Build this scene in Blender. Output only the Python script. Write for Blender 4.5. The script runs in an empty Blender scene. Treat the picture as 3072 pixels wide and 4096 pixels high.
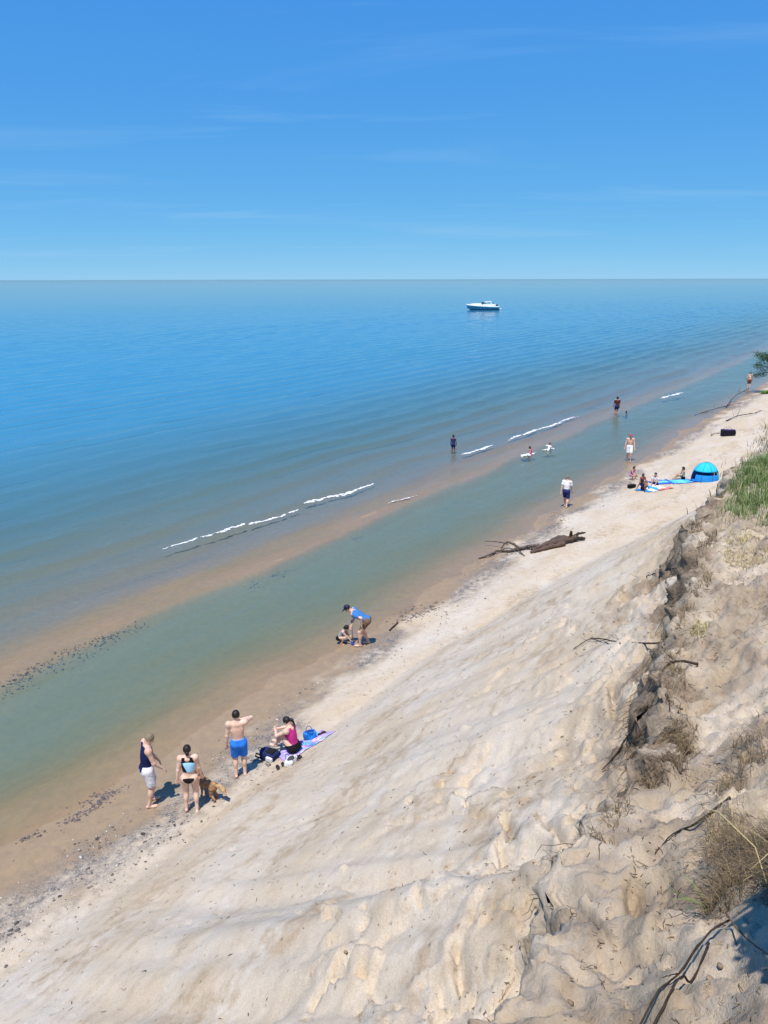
import bpy, math, random
import numpy as np
from math import radians as R, sin, cos, pi
from mathutils import Vector, Matrix

random.seed(7)
rng = np.random.default_rng(11)
scene = bpy.context.scene
COL = scene.collection

# ------------------------------------------------------------------ camera
cam_d = bpy.data.cameras.new("camera")
cam = bpy.data.objects.new("camera", cam_d)
COL.objects.link(cam)
cam.location = (0.0, 0.0, 11.4)
cam.rotation_euler = (R(90 - 16.85), R(0.12), 0.0)
cam_d.sensor_fit = 'VERTICAL'
cam_d.sensor_height = 36.0
cam_d.lens = 36.0 * 769 / 1024
cam_d.clip_start = 0.05
cam_d.clip_end = 90000
scene.camera = cam

# ------------------------------------------------------------------ sky, sun, exposure
SUN_EL = 68.0
SUN_AZ = 203.5          # compass style: 0 = +Y, clockwise
world = bpy.data.worlds.new("World")
scene.world = world
world.use_nodes = True
wn = world.node_tree.nodes
wl = world.node_tree.links
wn.clear()
w_out = wn.new('ShaderNodeOutputWorld')
w_bg = wn.new('ShaderNodeBackground')
w_sky = wn.new('ShaderNodeTexSky')
w_sky.sky_type = 'NISHITA'
w_sky.sun_disc = False
w_sky.sun_elevation = R(SUN_EL)
w_sky.sun_rotation = R(SUN_AZ)
w_sky.altitude = 1000
w_sky.air_density = 0.6
w_sky.dust_density = 0.0
w_sky.ozone_density = 10.0
w_bg.inputs['Strength'].default_value = 0.09
# thin cirrus drawn over the whole dome
w_tc = wn.new('ShaderNodeTexCoord')
w_sep = wn.new('ShaderNodeSeparateXYZ')
wl.new(w_tc.outputs['Generated'], w_sep.inputs[0])
def wmath(op, a, b=None):
    n = wn.new('ShaderNodeMath'); n.operation = op
    for i, q in enumerate((a, b)):
        if q is None: continue
        if isinstance(q, (int, float)): n.inputs[i].default_value = q
        else: wl.new(q, n.inputs[i])
    return n.outputs[0]
w_z = wmath('MAXIMUM', w_sep.outputs['Z'], 0.02)
w_zz = wmath('ADD', w_z, 0.06)
w_cx = wmath('DIVIDE', w_sep.outputs['X'], w_zz)
w_cy = wmath('DIVIDE', w_sep.outputs['Y'], w_zz)
w_cmb = wn.new('ShaderNodeCombineXYZ')
wl.new(wmath('MULTIPLY', w_cx, 0.55), w_cmb.inputs[0])
wl.new(wmath('MULTIPLY', w_cy, 1.5), w_cmb.inputs[1])
w_n1 = wn.new('ShaderNodeTexNoise'); w_n1.inputs['Scale'].default_value = 0.62
w_n1.inputs['Detail'].default_value = 7; w_n1.inputs['Roughness'].default_value = 0.55
w_n1.inputs['Distortion'].default_value = 0.5
wl.new(w_cmb.outputs[0], w_n1.inputs['Vector'])
w_r1 = wn.new('ShaderNodeValToRGB')
w_r1.color_ramp.elements[0].position = 0.54; w_r1.color_ramp.elements[0].color = (0, 0, 0, 1)
w_r1.color_ramp.elements[1].position = 0.80; w_r1.color_ramp.elements[1].color = (1, 1, 1, 1)
wl.new(w_n1.outputs['Fac'], w_r1.inputs[0])
w_cf = wmath('MULTIPLY', w_r1.outputs[0], 0.42)
# the camera's tone response on the sky: the same curve per channel over the whole dome
w_sp = wn.new('ShaderNodeSeparateColor'); w_hs = wn.new('ShaderNodeCombineColor')
wl.new(w_sky.outputs[0], w_sp.inputs[0])
for i, (ga, gp) in enumerate(((0.51, 0.73), (0.70, 0.42), (0.87, 0.10))):
    wl.new(wmath('MULTIPLY', wmath('POWER', wmath('MULTIPLY', w_sp.outputs[i], 0.1), gp), ga * 10), w_hs.inputs[i])
w_mix = wn.new('ShaderNodeMix'); w_mix.data_type = 'RGBA'
wl.new(w_cf, w_mix.inputs['Factor'])
wl.new(w_hs.outputs[0], w_mix.inputs['A'])
w_mix.inputs['B'].default_value = (3.6, 6.2, 8.8, 1)
wl.new(w_mix.outputs['Result'], w_bg.inputs['Color'])
wl.new(w_bg.outputs[0], w_out.inputs['Surface'])

sun_d = bpy.data.lights.new("sun", 'SUN')
sun_d.energy = 5.0
sun_d.angle = R(0.53)
sun_d.color = (1.0, 0.935, 0.83)
sun = bpy.data.objects.new("sun", sun_d)
COL.objects.link(sun)
sd = Vector((sin(R(SUN_AZ)) * cos(R(SUN_EL)), cos(R(SUN_AZ)) * cos(R(SUN_EL)), sin(R(SUN_EL))))
sun.rotation_euler = sd.to_track_quat('Z', 'Y').to_euler()
sun.location = (-20, -40, 60)

vs = scene.view_settings
vs.view_transform = 'Standard'; vs.look = 'None'; vs.gamma = 1.0; vs.use_curve_mapping = False
vs.exposure = 0.18
scene.cycles.use_denoising = True
scene.cycles.max_bounces = 8
scene.cycles.transparent_max_bounces = 16
scene.cycles.caustics_reflective = False
scene.cycles.caustics_refractive = False

# ------------------------------------------------------------------ helpers
def tag(o, label=None, cat=None, group=None, kind=None):
    if label: o["label"] = label
    if cat: o["category"] = cat
    if group: o["group"] = group
    if kind: o["kind"] = kind
    return o

def mesh_np(name, verts, faces, smooth=True):
    """verts (N,3); faces (M,3) or (M,4) or list of such arrays"""
    me = bpy.data.meshes.new(name)
    v = np.asarray(verts, dtype=np.float32)
    fl = [np.asarray(f, dtype=np.int32) for f in (faces if isinstance(faces, list) else [faces]) if len(f)]
    loops = np.concatenate([f.ravel() for f in fl])
    tot = np.concatenate([np.full(len(f), f.shape[1], np.int32) for f in fl])
    start = np.concatenate([[0], np.cumsum(tot)[:-1]]).astype(np.int32)
    me.vertices.add(len(v)); me.vertices.foreach_set("co", v.ravel())
    me.loops.add(len(loops)); me.loops.foreach_set("vertex_index", loops)
    me.polygons.add(len(tot)); me.polygons.foreach_set("loop_start", start)
    me.polygons.foreach_set("loop_total", tot)
    me.polygons.foreach_set("use_smooth", np.full(len(tot), smooth))
    me.update(calc_edges=True)
    return me

def obj(name, me, mat=None, parent=None, loc=None, rotz=None):
    o = bpy.data.objects.new(name, me)
    COL.objects.link(o)
    if mat is not None and me is not None and len(me.materials) == 0: me.materials.append(mat)
    if parent is not None: o.parent = parent
    if loc is not None: o.location = loc
    if rotz is not None: o.rotation_euler = (0, 0, rotz)
    return o

def empty(name, loc=(0, 0, 0), rotz=0.0):
    o = bpy.data.objects.new(name, None)
    COL.objects.link(o); o.location = loc; o.rotation_euler = (0, 0, rotz)
    o.empty_display_size = 0.1
    return o

def attr(me, name, data):
    a = me.attributes.new(name, 'FLOAT', 'POINT')
    a.data.foreach_set("value", np.asarray(data, dtype=np.float32).ravel())

class NT:
    """small wrapper for building node materials"""
    def __init__(s, name):
        s.m = bpy.data.materials.new(name); s.m.use_nodes = True
        s.n = s.m.node_tree.nodes; s.l = s.m.node_tree.links; s.n.clear()
        s.out = s.n.new('ShaderNodeOutputMaterial')
    def put(s, sock, v):
        if v is None: return
        if hasattr(v, 'links') or isinstance(v, bpy.types.NodeSocket): s.l.new(v, sock)
        else:
            if isinstance(v, (tuple, list)) and len(v) == 3 and sock.type == 'RGBA': v = (*v, 1)
            sock.default_value = v
    def new(s, t, **kw):
        n = s.n.new(t)
        for k, v in kw.items(): setattr(n, k, v)
        return n
    def math(s, op, a, b=None, c=None, clamp=False):
        n = s.new('ShaderNodeMath', operation=op, use_clamp=clamp)
        for i, q in enumerate((a, b, c)): s.put(n.inputs[i], q)
        return n.outputs[0]
    def mix(s, f, a, b, mode='MIX'):
        n = s.new('ShaderNodeMix', data_type='RGBA', blend_type=mode)
        s.put(n.inputs['Factor'], f); s.put(n.inputs['A'], a); s.put(n.inputs['B'], b)
        return n.outputs['Result']
    def attr(s, name):
        n = s.new('ShaderNodeAttribute', attribute_name=name); return n.outputs['Fac']
    def noise(s, vec, scale, detail=4, rough=0.55, dist=0.0):
        n = s.new('ShaderNodeTexNoise')
        s.put(n.inputs['Vector'], vec); s.put(n.inputs['Scale'], scale)
        n.inputs['Detail'].default_value = detail; n.inputs['Roughness'].default_value = rough
        n.inputs['Distortion'].default_value = dist
        return n.outputs['Fac']
    def ramp(s, f, p0, p1, c0=(0, 0, 0), c1=(1, 1, 1)):
        n = s.new('ShaderNodeValToRGB'); s.put(n.inputs[0], f)
        e = n.color_ramp.elements
        e[0].position = p0; e[0].color = (*c0, 1); e[1].position = p1; e[1].color = (*c1, 1)
        return n.outputs[0]
    def mapping(s, vec, scale=(1, 1, 1), rot=(0, 0, 0)):
        n = s.new('ShaderNodeMapping'); s.put(n.inputs['Vector'], vec)
        n.inputs['Scale'].default_value = scale; n.inputs['Rotation'].default_value = rot
        return n.outputs[0]
    def bump(s, h, strength=1.0, dist=0.01, normal=None):
        n = s.new('ShaderNodeBump'); s.put(n.inputs['Height'], h)
        n.inputs['Strength'].default_value = strength; n.inputs['Distance'].default_value = dist
        if normal is not None: s.put(n.inputs['Normal'], normal)
        return n.outputs[0]
    def pos(s): return s.new('ShaderNodeNewGeometry').outputs['Position']
    def objco(s): return s.new('ShaderNodeTexCoord').outputs['Object']
    def bsdf(s, color, rough=0.8, normal=None, spec=0.3, **kw):
        n = s.new('ShaderNodeBsdfPrincipled')
        s.put(n.inputs['Base Color'], color); s.put(n.inputs['Roughness'], rough)
        s.put(n.inputs['Specular IOR Level'], spec)
        if normal is not None: s.put(n.inputs['Normal'], normal)
        for k, v in kw.items(): s.put(n.inputs[k.replace('_', ' ')], v)
        s.l.new(n.outputs[0], s.out.inputs['Surface'])
        return n

_mc = {}
def simple(name, c, rough=0.75, var=0.12, scale=30.0, spec=0.25, bump=0.0, bscale=120.0):
    """procedural colour with slight variation, per material cached"""
    if name in _mc: return _mc[name]
    t = NT(name); p = t.objco()
    n = t.noise(p, scale, 3)
    dark = tuple(q * (1 - var * 1.6) for q in c); lite = tuple(min(1, q * (1 + var)) for q in c)
    col = t.ramp(n, 0.3, 0.7, dark, lite)
    nor = t.bump(t.noise(p, bscale, 3), 1.0, bump) if bump else None
    t.bsdf(col, rough, nor, spec)
    _mc[name] = t.m
    return t.m

# gradient noise on arrays
def _hash(ix, iy, seed):
    h = (ix.astype(np.int64) * 374761393 + iy.astype(np.int64) * 668265263 + seed * 1274126177) & 0xFFFFFFFF
    h = ((h ^ (h >> 13)) * 1274126177) & 0xFFFFFFFF
    return ((h ^ (h >> 16)) & 0xFFFFFF) / float(0x1000000)
_GA = np.arange(1024) * 2 * pi / 1024; _GC = np.cos(_GA); _GS = np.sin(_GA)
def perlin(x, y, seed=0):
    x0 = np.floor(x); y0 = np.floor(y)
    fx = x - x0; fy = y - y0
    u = fx * fx * fx * (fx * (fx * 6 - 15) + 10); v = fy * fy * fy * (fy * (fy * 6 - 15) + 10)
    def gr(i, j):
        a = (_hash(x0 + i, y0 + j, seed) * 1024).astype(np.int32)
        return _GC[a] * (fx - i) + _GS[a] * (fy - j)
    a = gr(0, 0) * (1 - u) + gr(1, 0) * u
    b = gr(0, 1) * (1 - u) + gr(1, 1) * u
    return (a * (1 - v) + b * v) * 1.5
def fbm(x, y, seed=0, oct=4, gain=0.5):
    t = 0; a = 1.0; f = 1.0
    for i in range(oct):
        t = t + a * perlin(x * f, y * f, seed + i * 17); a *= gain; f *= 2.03
    return t
def sstep(a, b, x):
    t = np.clip((x - a) / (b - a), 0, 1); return t * t * (3 - 2 * t)
def voronoi(x, y, seed):
    """returns f1, f2, cell hash"""
    x0 = np.floor(x); y0 = np.floor(y)
    f1 = np.full(x.shape, 9.0); f2 = np.full(x.shape, 9.0); cid = np.zeros(x.shape); cx = np.zeros(x.shape); cy = np.zeros(x.shape)
    for i in (-1, 0, 1):
        for j in (-1, 0, 1):
            px = x0 + i + _hash(x0 + i, y0 + j, seed); py = y0 + j + _hash(x0 + i, y0 + j, seed + 5)
            d = np.hypot(px - x, py - y); h = _hash(x0 + i, y0 + j, seed + 9)
            m = d < f1
            f2 = np.where(m, f1, np.minimum(f2, d)); cid = np.where(m, h, cid)
            cx = np.where(m, x - px, cx); cy = np.where(m, y - py, cy)
            f1 = np.where(m, d, f1)
    return f1, f2, cid, cx, cy

# ------------------------------------------------------------------ shore frame
# s = metres inland from the waterline, t = metres along the shore; the viewpoint stands at s = 14.1, t = 0
NX, NY, DX, DY, S0 = 0.8240, -0.5660, 0.5660, 0.8240, 14.1
def st2xy(s, t):
    return (s - S0) * NX + t * DX, (s - S0) * NY + t * DY
def xy2st(x, y):
    return S0 + x * NX + y * NY, x * DX + y * DY
YAW = math.atan2(DY, DX)             # direction of the shore, from +X

_ps = [-30000, -2000, -400, -80, -40, -28, -20, -16, -12, -9, -7.7, -7.05, -6.5, -5.6, -3.3, -2.1, -1.1, 0.0, 1.5, 3.0, 4.0]
_pz = [-60, -30, -12, -4.6, -2.7, -1.55, -.80, -.52, -.34, -.15, -.04, -.05, -.44, -.58, -.54, -.36, -.12, 0.0, .13, .38, .80]

def crest_s(t):
    c = np.interp(t, [-30, 0, 4.5, 8.4, 15, 18, 20, 26, 40, 120], [13.6, 13.1, 12.75, 12.15, 11.0, 11.0, 11.25, 11.8, 13.2, 14.0])
    return c + 0.45 * fbm(t * 0.30, t * 0 + 3.3, 51, 3) + 0.06 * fbm(t * 1.7, t * 0 + 1.3, 52, 2)
def toe_s(t):
    return np.interp(t, [0, 18, 26, 40, 60, 120], [3.2, 3.2, 4.0, 6.3, 6.0, 6.0])
def crest_z(t):
    return np.interp(t, [-30, 0, 5, 9, 15, 22, 40, 120], [7.4, 7.2, 7.0, 7.0, 7.05, 7.1, 7.0, 7.5]) + 0.25 * fbm(t * 0.35, t * 0 + 7.7, 53, 2)
def top_z(t):
    return np.interp(t, [-30, 0, 2.5, 5, 9, 14, 22, 40, 120], [9.6, 9.6, 9.3, 8.6, 8.0, 7.55, 7.6, 8.0, 9.0])
def scarp_h(t):
    return np.clip(0.80 + 0.50 * fbm(t * 0.5, t * 0 + 9.1, 54, 3), 0.15, 1.4)

FURROWS = [(11.0, 14.0, 4.4, 21.2, .07, .05), (7.2, 11.6, 10.3, 12.45, .10, .05), (10.85, 7.40, 11.15, 6.85, .055, .20), (11.40, 7.05, 11.85, 6.62, .05, .20),
           (11.08, 6.70, 11.24, 6.52, .05, .15), (12.45, 5.02, 12.72, 4.70, .07, .17), (12.62, 4.62, 12.88, 4.36, .06, .15), (12.40, 4.00, 12.62, 3.72, .055, .15),
           (11.62, 4.75, 11.82, 4.48, .05, .16), (13.00, 4.95, 13.22, 4.35, .045, .18), (11.2, 10.1, 11.5, 9.3, .06, .14), (11.75, 9.35, 12.15, 8.3, .07, .22), (9.1, 14.9, 6.4, 17.6, .08, .035), (6.0, 8.5, 8.4, 9.6, .10, .035)]
def ground(s, t, detail=True):
    s = np.asarray(s, float); t = np.asarray(t, float)
    sw = s + 0.40 * fbm(t * 0.12, s * 0.05, 21, 3) * sstep(-30, -3, s) * (1 - sstep(3, 6, s))
    low = np.interp(sw, _ps, _pz)
    cs = crest_s(t); cz = crest_z(t); sh = scarp_h(t)
    base_z = cz - sh
    # talus: from the beach toe to the foot of the scarp, slightly concave
    ts = toe_s(t)
    k = np.clip((s - ts) / np.maximum(cs - 0.15 - ts, 1), 0, 1)
    tal = 0.45 + (base_z - 0.45) * (0.80 * k + 0.20 * k * k)
    low = np.minimum(low, 0.38 + 0.06 * np.clip(s - 3, 0, 9))
    bl = sstep(ts - 1.0, ts + 1.0, s)
    z = low * (1 - bl) + np.maximum(tal, low) * bl
    # scarp and dune top
    f = sstep(cs - 0.30, cs + 0.06, s + 0.10 * fbm(t * 3.1, s * 3.1, 55, 3))
    z = z * (1 - f) + (cz - sh * 0) * f
    tz = top_z(t)
    up = sstep(0.0, 2.3, s - cs)
    z = z + np.where(s > cs, (tz - cz) * up, 0)
    z = z + np.where(s > cs + 2, 0.35 * fbm(s * 0.15, t * 0.12, 60, 3) * sstep(2, 8, s - cs), 0)
    if not detail: return z
    on = sstep(1.2, 4.0, s)                      # dry sand
    talm = on * (1 - sstep(-0.2, 0.1, s - cs))
    topm = sstep(0.0, 0.3, s - cs)
    # broad swells and shore-parallel terraces on the slope
    z = z + talm * (0.09 * fbm(t * 0.22, s * 0.4, 31, 2) + 0.008 * fbm(t * 0.9, s * 1.9, 32, 3))
    # scuffs: shallow pits
    n = fbm(t * 2.6, s * 2.6, 33, 2)
    z = z - on * 0.050 * np.clip(n - 0.28, 0, 1) * sstep(0.0, 0.5, fbm(t * .4, s * .6, 36, 2)) * (1 - 0.5 * topm)
    z = z + on * 0.007 * fbm(t * 7.0, s * 7.0, 34, 3)
    z = z - on * 0.055 * np.clip(fbm(t * 5.0, s * 5.4, 37, 2) - 0.38, 0, 1)
    # footprints on the damp strand
    st = sstep(0.2, 0.9, s) * (1 - sstep(3.5, 5.0, s))
    z = z - st * 0.035 * np.clip(fbm(t * 3.3, s * 3.6, 35, 2) - 0.2, 0, 1)
    # crusted slabs that have broken and slid on the upper slope
    sl = sstep(cs - 5.2, cs - 2.6, s) * (1 - sstep(cs - 0.5, cs - 0.15, s)) * (1 - sstep(16, 26, t))
    wx = t * 1.05 + 0.35 * fbm(t * 1.6, s * 1.6, 41, 3); wy = s * 1.35 + 0.35 * fbm(t * 1.6 + 9, s * 1.6, 42, 3)
    f1, f2, cid, cx, cy = voronoi(wx, wy, 43)
    keep = (cid > 0.50).astype(float) * sstep(-0.15, 0.2, fbm(t * .5, s * .5, 44, 2) + .12)
    edge = sstep(0.01, 0.06, f2 - f1)
    z = z + sl * keep * edge * (0.04 + 0.10 * (cid - 0.5) * 2 - 0.10 * cy * 0.7 + 0.05 * cx)
    z = z - sl * keep * 0.16 * (1 - sstep(0.015, 0.07, f2 - f1)) * (cy < 0) * sstep(0.0, 0.25, fbm(t * 1.3, s * 1.3, 46, 2) + .12)
    f1, f2, cid, cx, cy = voronoi(wx * 2.7 + 4, wy * 2.7, 45)
    keep2 = (cid > 0.66).astype(float) * sstep(cs - 2.9, cs - 1.2, s)
    z = z + sl * keep2 * sstep(0.02, 0.15, f2 - f1) * 0.07
    # rough crumbling ground round the scarp and on the near dune top
    rg = sstep(cs - 1.6, cs - 0.1, s - 0.7 * (1 - sstep(5.0, 7.5, t))) * (1 - 0.55 * sstep(1.0, 3.0, s - cs)) * (1 - 0.7 * sstep(16, 24, t))
    r = fbm(t * 2.2, s * 2.2, 47, 4, 0.55)
    z = z + rg * (0.13 * r - 0.15 * np.abs(fbm(t * 4.3, s * 4.3, 48, 3)))
    z = z + topm * rg * 0.04 * fbm(t * 8, s * 8, 49, 2)
    z = z + (sstep(-2.5, 0, s) * (1 - sstep(1.5, 3, s))) * (0.030 * fbm(t * 0.45, s * 0.6, 62, 3) + 0.012 * fbm(t * 1.8, s * 1.8, 63, 2))
    # furrows where roots and feet have dragged, and slots where the crust has cracked open
    for (a0, b0, a1, b1, w, dp) in FURROWS:
        ux, uy = a1 - a0, b1 - b0; L2 = ux * ux + uy * uy
        near = (s > min(a0, a1) - .6) & (s < max(a0, a1) + .6) & (t > min(b0, b1) - .6) & (t < max(b0, b1) + .6)
        if not near.any(): continue
        sn = s[near]; tn = t[near]
        sq = sn + .05 * fbm(tn * 2.1, sn * 2.1, 64, 2); tq = tn + .05 * fbm(tn * 2.1 + 5, sn * 2.1, 65, 2)
        k = np.clip(((sq - a0) * ux + (tq - b0) * uy) / L2, 0, 1)
        d = np.hypot(sq - a0 - k * ux, tq - b0 - k * uy)
        cr = (uy * (sq - a0) - ux * (tq - b0)) / math.sqrt(L2)
        z[near] += -dp * np.exp(-(d / w) ** 2) + dp * .45 * np.exp(-((d - 2.0 * w) / (1.3 * w)) ** 2) * (cr > 0)
    d = np.hypot((s - 9.55) * 1.1, (t - 8.8) * .8)
    z = z - .10 * np.clip(fbm(t * 3.1, s * 3.1, 66, 3) + .1, 0, 1) * np.exp(-(d / .5) ** 2)
    # sea bed: low ripples and bars
    bed = 1 - sstep(-1.0, 0.3, s)
    z = z + bed * sstep(-60, -6, s) * 0.05 * fbm(t * 0.25, s * 0.8, 61, 3)
    return z

def over(s, t):
    """seaward push of the lip, so that the turf and crust overhang"""
    cs = crest_s(t)
    a = 0.06 + 0.30 * np.clip(fbm(t * 0.8, t * 0 + 2.2, 71, 3) + 0.15, 0, 1)
    return a * np.exp(-((s - cs - 0.05) / 0.26) ** 2) * (1 - sstep(30, 40, t))

def gz(x, y):
    s, t = xy2st(x, y)
    return float(ground(np.array([s]), np.array([t]))[0])
def gst(s, t):
    x, y = st2xy(s, t)
    return Vector((x, y, float(ground(np.array([s]), np.array([t]))[0])))

def graded(spec):
    """spec: list of (start, stop, step); joins the ranges"""
    out = []
    for a, b, d in spec:
        n = max(1, int(round(abs(b - a) / d)))
        out.append(np.linspace(a, b, n, endpoint=False))
    out.append(np.array([spec[-1][1]]))
    return np.concatenate(out)
def geo(a, b, first, growth):
    out = [a]; d = first; sg = 1 if b > a else -1
    while sg * (b - out[-1]) > d:
        out.append(out[-1] + sg * d); d *= growth
    out.append(b)
    return np.array(out[1:])
def grid_faces(n, m):
    i = np.arange(n - 1)[:, None] * m + np.arange(m - 1)[None, :]
    return np.stack([i, i + 1, i + m + 1, i + m], -1).reshape(-1, 4)

# ------------------------------------------------------------------ sand (lake bed, beach, slope and dune in one sheet)
sv = np.concatenate([geo(-13, -30000, .4, 1.22)[::-1], graded([(-13, 0, .13), (0, 8, .065), (8, 11.0, .05), (11.0, 11.55, .028), (11.55, 12.12, .012), (12.12, 14.2, .035), (14.2, 18, .07)]), geo(18, 30000, .3, 1.25)])
tv = np.concatenate([geo(-3, -30000, .3, 1.25)[::-1], graded([(-3, 1, .12), (1, 13, .042), (13, 22, .075), (22, 45, .16), (45, 100, .45)]), geo(100, 30000, .8, 1.22)])
S, T = np.meshgrid(sv, tv, indexing='ij')
S = S + (crest_s(T) - 12.0) * sstep(3.5, 9, S) * (1 - sstep(15, 24, S))     # columns follow the lip of the bank
Z = ground(S, T)
cs_s = crest_s(T)
_fc = np.exp(-((S - cs_s + .15) / 0.35) ** 2) * (1 - sstep(22, 30, T))
So = S - over(S, T) + _fc * (0.16 * fbm(T * 2.4, Z * 2.6, 72, 3) + 0.05 * fbm(T * 8, Z * 7, 74, 3))
To = T + _fc * 0.10 * fbm(T * 3.0 + 7, Z * 3.0, 73, 3)
X, Y = st2xy(So, To)
me = mesh_np("sand_ground", np.stack([X, Y, Z], -1).reshape(-1, 3), grid_faces(len(sv), len(tv))[:, ::-1])
wl_ = np.interp(T, [0, 12, 16, 20, 35, 60, 120], [1.9, 2.1, 1.4, 1.1, 0.8, 0.8, 0.8])
wet = 1 - sstep(-0.55, 0.55, S - wl_ + 0.75 * fbm(T * 0.5, S * 0.9, 81, 4))
attr(me, "wet", wet)
attr(me, "peb", np.exp(-((S - wl_ - 0.15) / 0.75) ** 2) * sstep(-0.25, 0.35, fbm(T * 0.22, S * 0.5, 83, 3) + 0.15))
cs_ = crest_s(T)
attr(me, "humus", np.clip(np.exp(-(np.clip(np.abs(S - cs_ + .22) - .22, 0, 9) / 0.24) ** 2) * (0.50 + 1.3 * fbm(T * 1.5, S * 0.9, 82, 4)) * sstep(4.0, 7.0, T) + 0.6 * sstep(.15, .6, fbm(T * 1.9, S * 1.9, 84, 4)) * sstep(-1.0, 0, S - cs_), 0, 1) * (1 - sstep(25, 40, T)))
attr(me, "bank", sstep(-1.3, -0.25, S - cs_ - 0.75 * (1 - sstep(5.0, 7.5, T)) + 0.35 * fbm(T * .9, S * .9, 86, 3)) * (1 - 0.75 * sstep(14, 19, T)) * (0.55 + 0.8 * fbm(T * .8, S * .8, 87, 4)).clip(0, 1))
attr(me, "deepbed", 1 - sstep(-10.5, -8.0, S))
attr(me, "scuff", np.clip(sstep(0.05, 0.55, fbm(T * 0.33, S * 0.95, 85, 5)), 0, 1) * sstep(2.5, 4, S))

def sand_material():
    t = NT("sand")
    p = t.pos()
    pr = t.mapping(p, (1, 1, 1), (0, 0, -YAW))
    st = t.mapping(pr, (0.45, 1.1, 1.1))
    big = t.noise(st, 0.75, 5, 0.6, 0.4)
    mid = t.noise(pr, 4.5, 5, 0.62)
    fine = t.noise(p, 26, 5, 0.7)
    grain = t.noise(p, 110, 3, 0.7)
    dry = t.mix(t.ramp(big, 0.36, 0.64), (0.485, 0.395, 0.288), (0.530, 0.468, 0.392))
    dry = t.mix(t.math('MULTIPLY', t.ramp(mid, 0.50, 0.78), 0.45), dry, (0.33, 0.250, 0.168))
    dry = t.mix(t.math('MULTIPLY', t.attr("scuff"), t.ramp(mid, 0.36, 0.66)), dry, (0.365, 0.280, 0.190))
    dry = t.mix(t.math('MULTIPLY', t.ramp(fine, 0.60, 0.74), 0.55), dry, (0.23, 0.175, 0.125))
    dry = t.mix(t.math('MULTIPLY', t.ramp(fine, 0.28, 0.40, (1, 1, 1), (0, 0, 0)), 0.35), dry, (0.57, 0.49, 0.40))
    dry = t.mix(1.0, dry, t.mix(t.noise(p, 62, 2, 0.8), (0.62, 0.60, 0.58), (1.34, 1.36, 1.38)), 'MULTIPLY')
    fl = t.new('ShaderNodeTexVoronoi'); t.put(fl.inputs['Vector'], t.mix(0.10, t.mapping(pr, (0.8, 1, 1)), t.new('ShaderNodeTexNoise').outputs['Color'], 'ADD')); fl.inputs['Scale'].default_value = 8.5
    sel = t.new('ShaderNodeSeparateColor'); t.put(sel.inputs[0], fl.outputs['Color'])
    fk = t.math('MULTIPLY', t.ramp(t.math('ADD', fl.outputs['Distance'], t.math('MULTIPLY', t.math('SUBTRACT', fine, 0.5), 0.9)), 0.06, 0.22, (1, 1, 1), (0, 0, 0)), t.math('GREATER_THAN', sel.outputs[0], 0.66))
    dry = t.mix(t.math('MULTIPLY', fk, t.ramp(mid, 0.35, 0.6)), dry, (0.20, 0.155, 0.11))
    hum = t.mix(t.ramp(fine, 0.35, 0.65), (0.085, 0.062, 0.045), (0.27, 0.20, 0.14))
    dry = t.mix(t.math('MULTIPLY', t.attr("bank"), 0.85, clamp=True), dry, t.mix(t.ramp(mid, 0.3, 0.65), (0.36, 0.285, 0.205), (0.255, 0.195, 0.135)))
    dry = t.mix(t.math('MULTIPLY', t.attr("humus"), 0.85, clamp=True), dry, hum)
    pebn = t.new('ShaderNodeTexVoronoi'); t.put(pebn.inputs['Vector'], p); pebn.inputs['Scale'].default_value = 22
    pb = t.mix(t.ramp(pebn.outputs['Distance'], 0.2, 0.5), (0.34, 0.31, 0.28), (0.13, 0.115, 0.105))
    wetc = t.mix(t.ramp(mid, 0.35, 0.7), (0.30, 0.215, 0.135), (0.25, 0.185, 0.12))
    wetc = t.mix(t.math('MULTIPLY', t.ramp(fine, 0.56, 0.72), 0.5), wetc, (0.12, 0.085, 0.06))
    wetc = t.mix(t.attr("deepbed"), wetc, t.mix(t.ramp(mid, 0.35, 0.7), (0.250, 0.200, 0.185), (0.205, 0.165, 0.155)))
    c = t.mix(t.attr("wet"), dry, wetc)
    c = t.mix(t.math('MULTIPLY', t.attr("peb"), t.ramp(mid, 0.30, 0.62)), c, pb)
    h = t.math('ADD', t.math('MULTIPLY', mid, 1.0), t.math('MULTIPLY', fine, 0.45))
    h = t.math('ADD', h, t.math('MULTIPLY', grain, 0.22))
    h = t.math('ADD', h, t.math('MULTIPLY', t.math('MULTIPLY', fine, t.attr("bank")), 1.2))
    h = t.math('MULTIPLY', h, t.math('SUBTRACT', 1.0, t.math('MULTIPLY', t.attr("wet"), 0.75)))
    nor = t.bump(h, 0.55, 0.04)
    ro = t.math('SUBTRACT', 0.95, t.math('MULTIPLY', t.attr("wet"), 0.45))
    t.bsdf(c, ro, nor, 0.15)
    return t.m
M_SAND = sand_material()
tag(obj("sand_beach", me, M_SAND), "pale sand beach, slope and dune sloping down into the lake", kind="structure")

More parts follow.
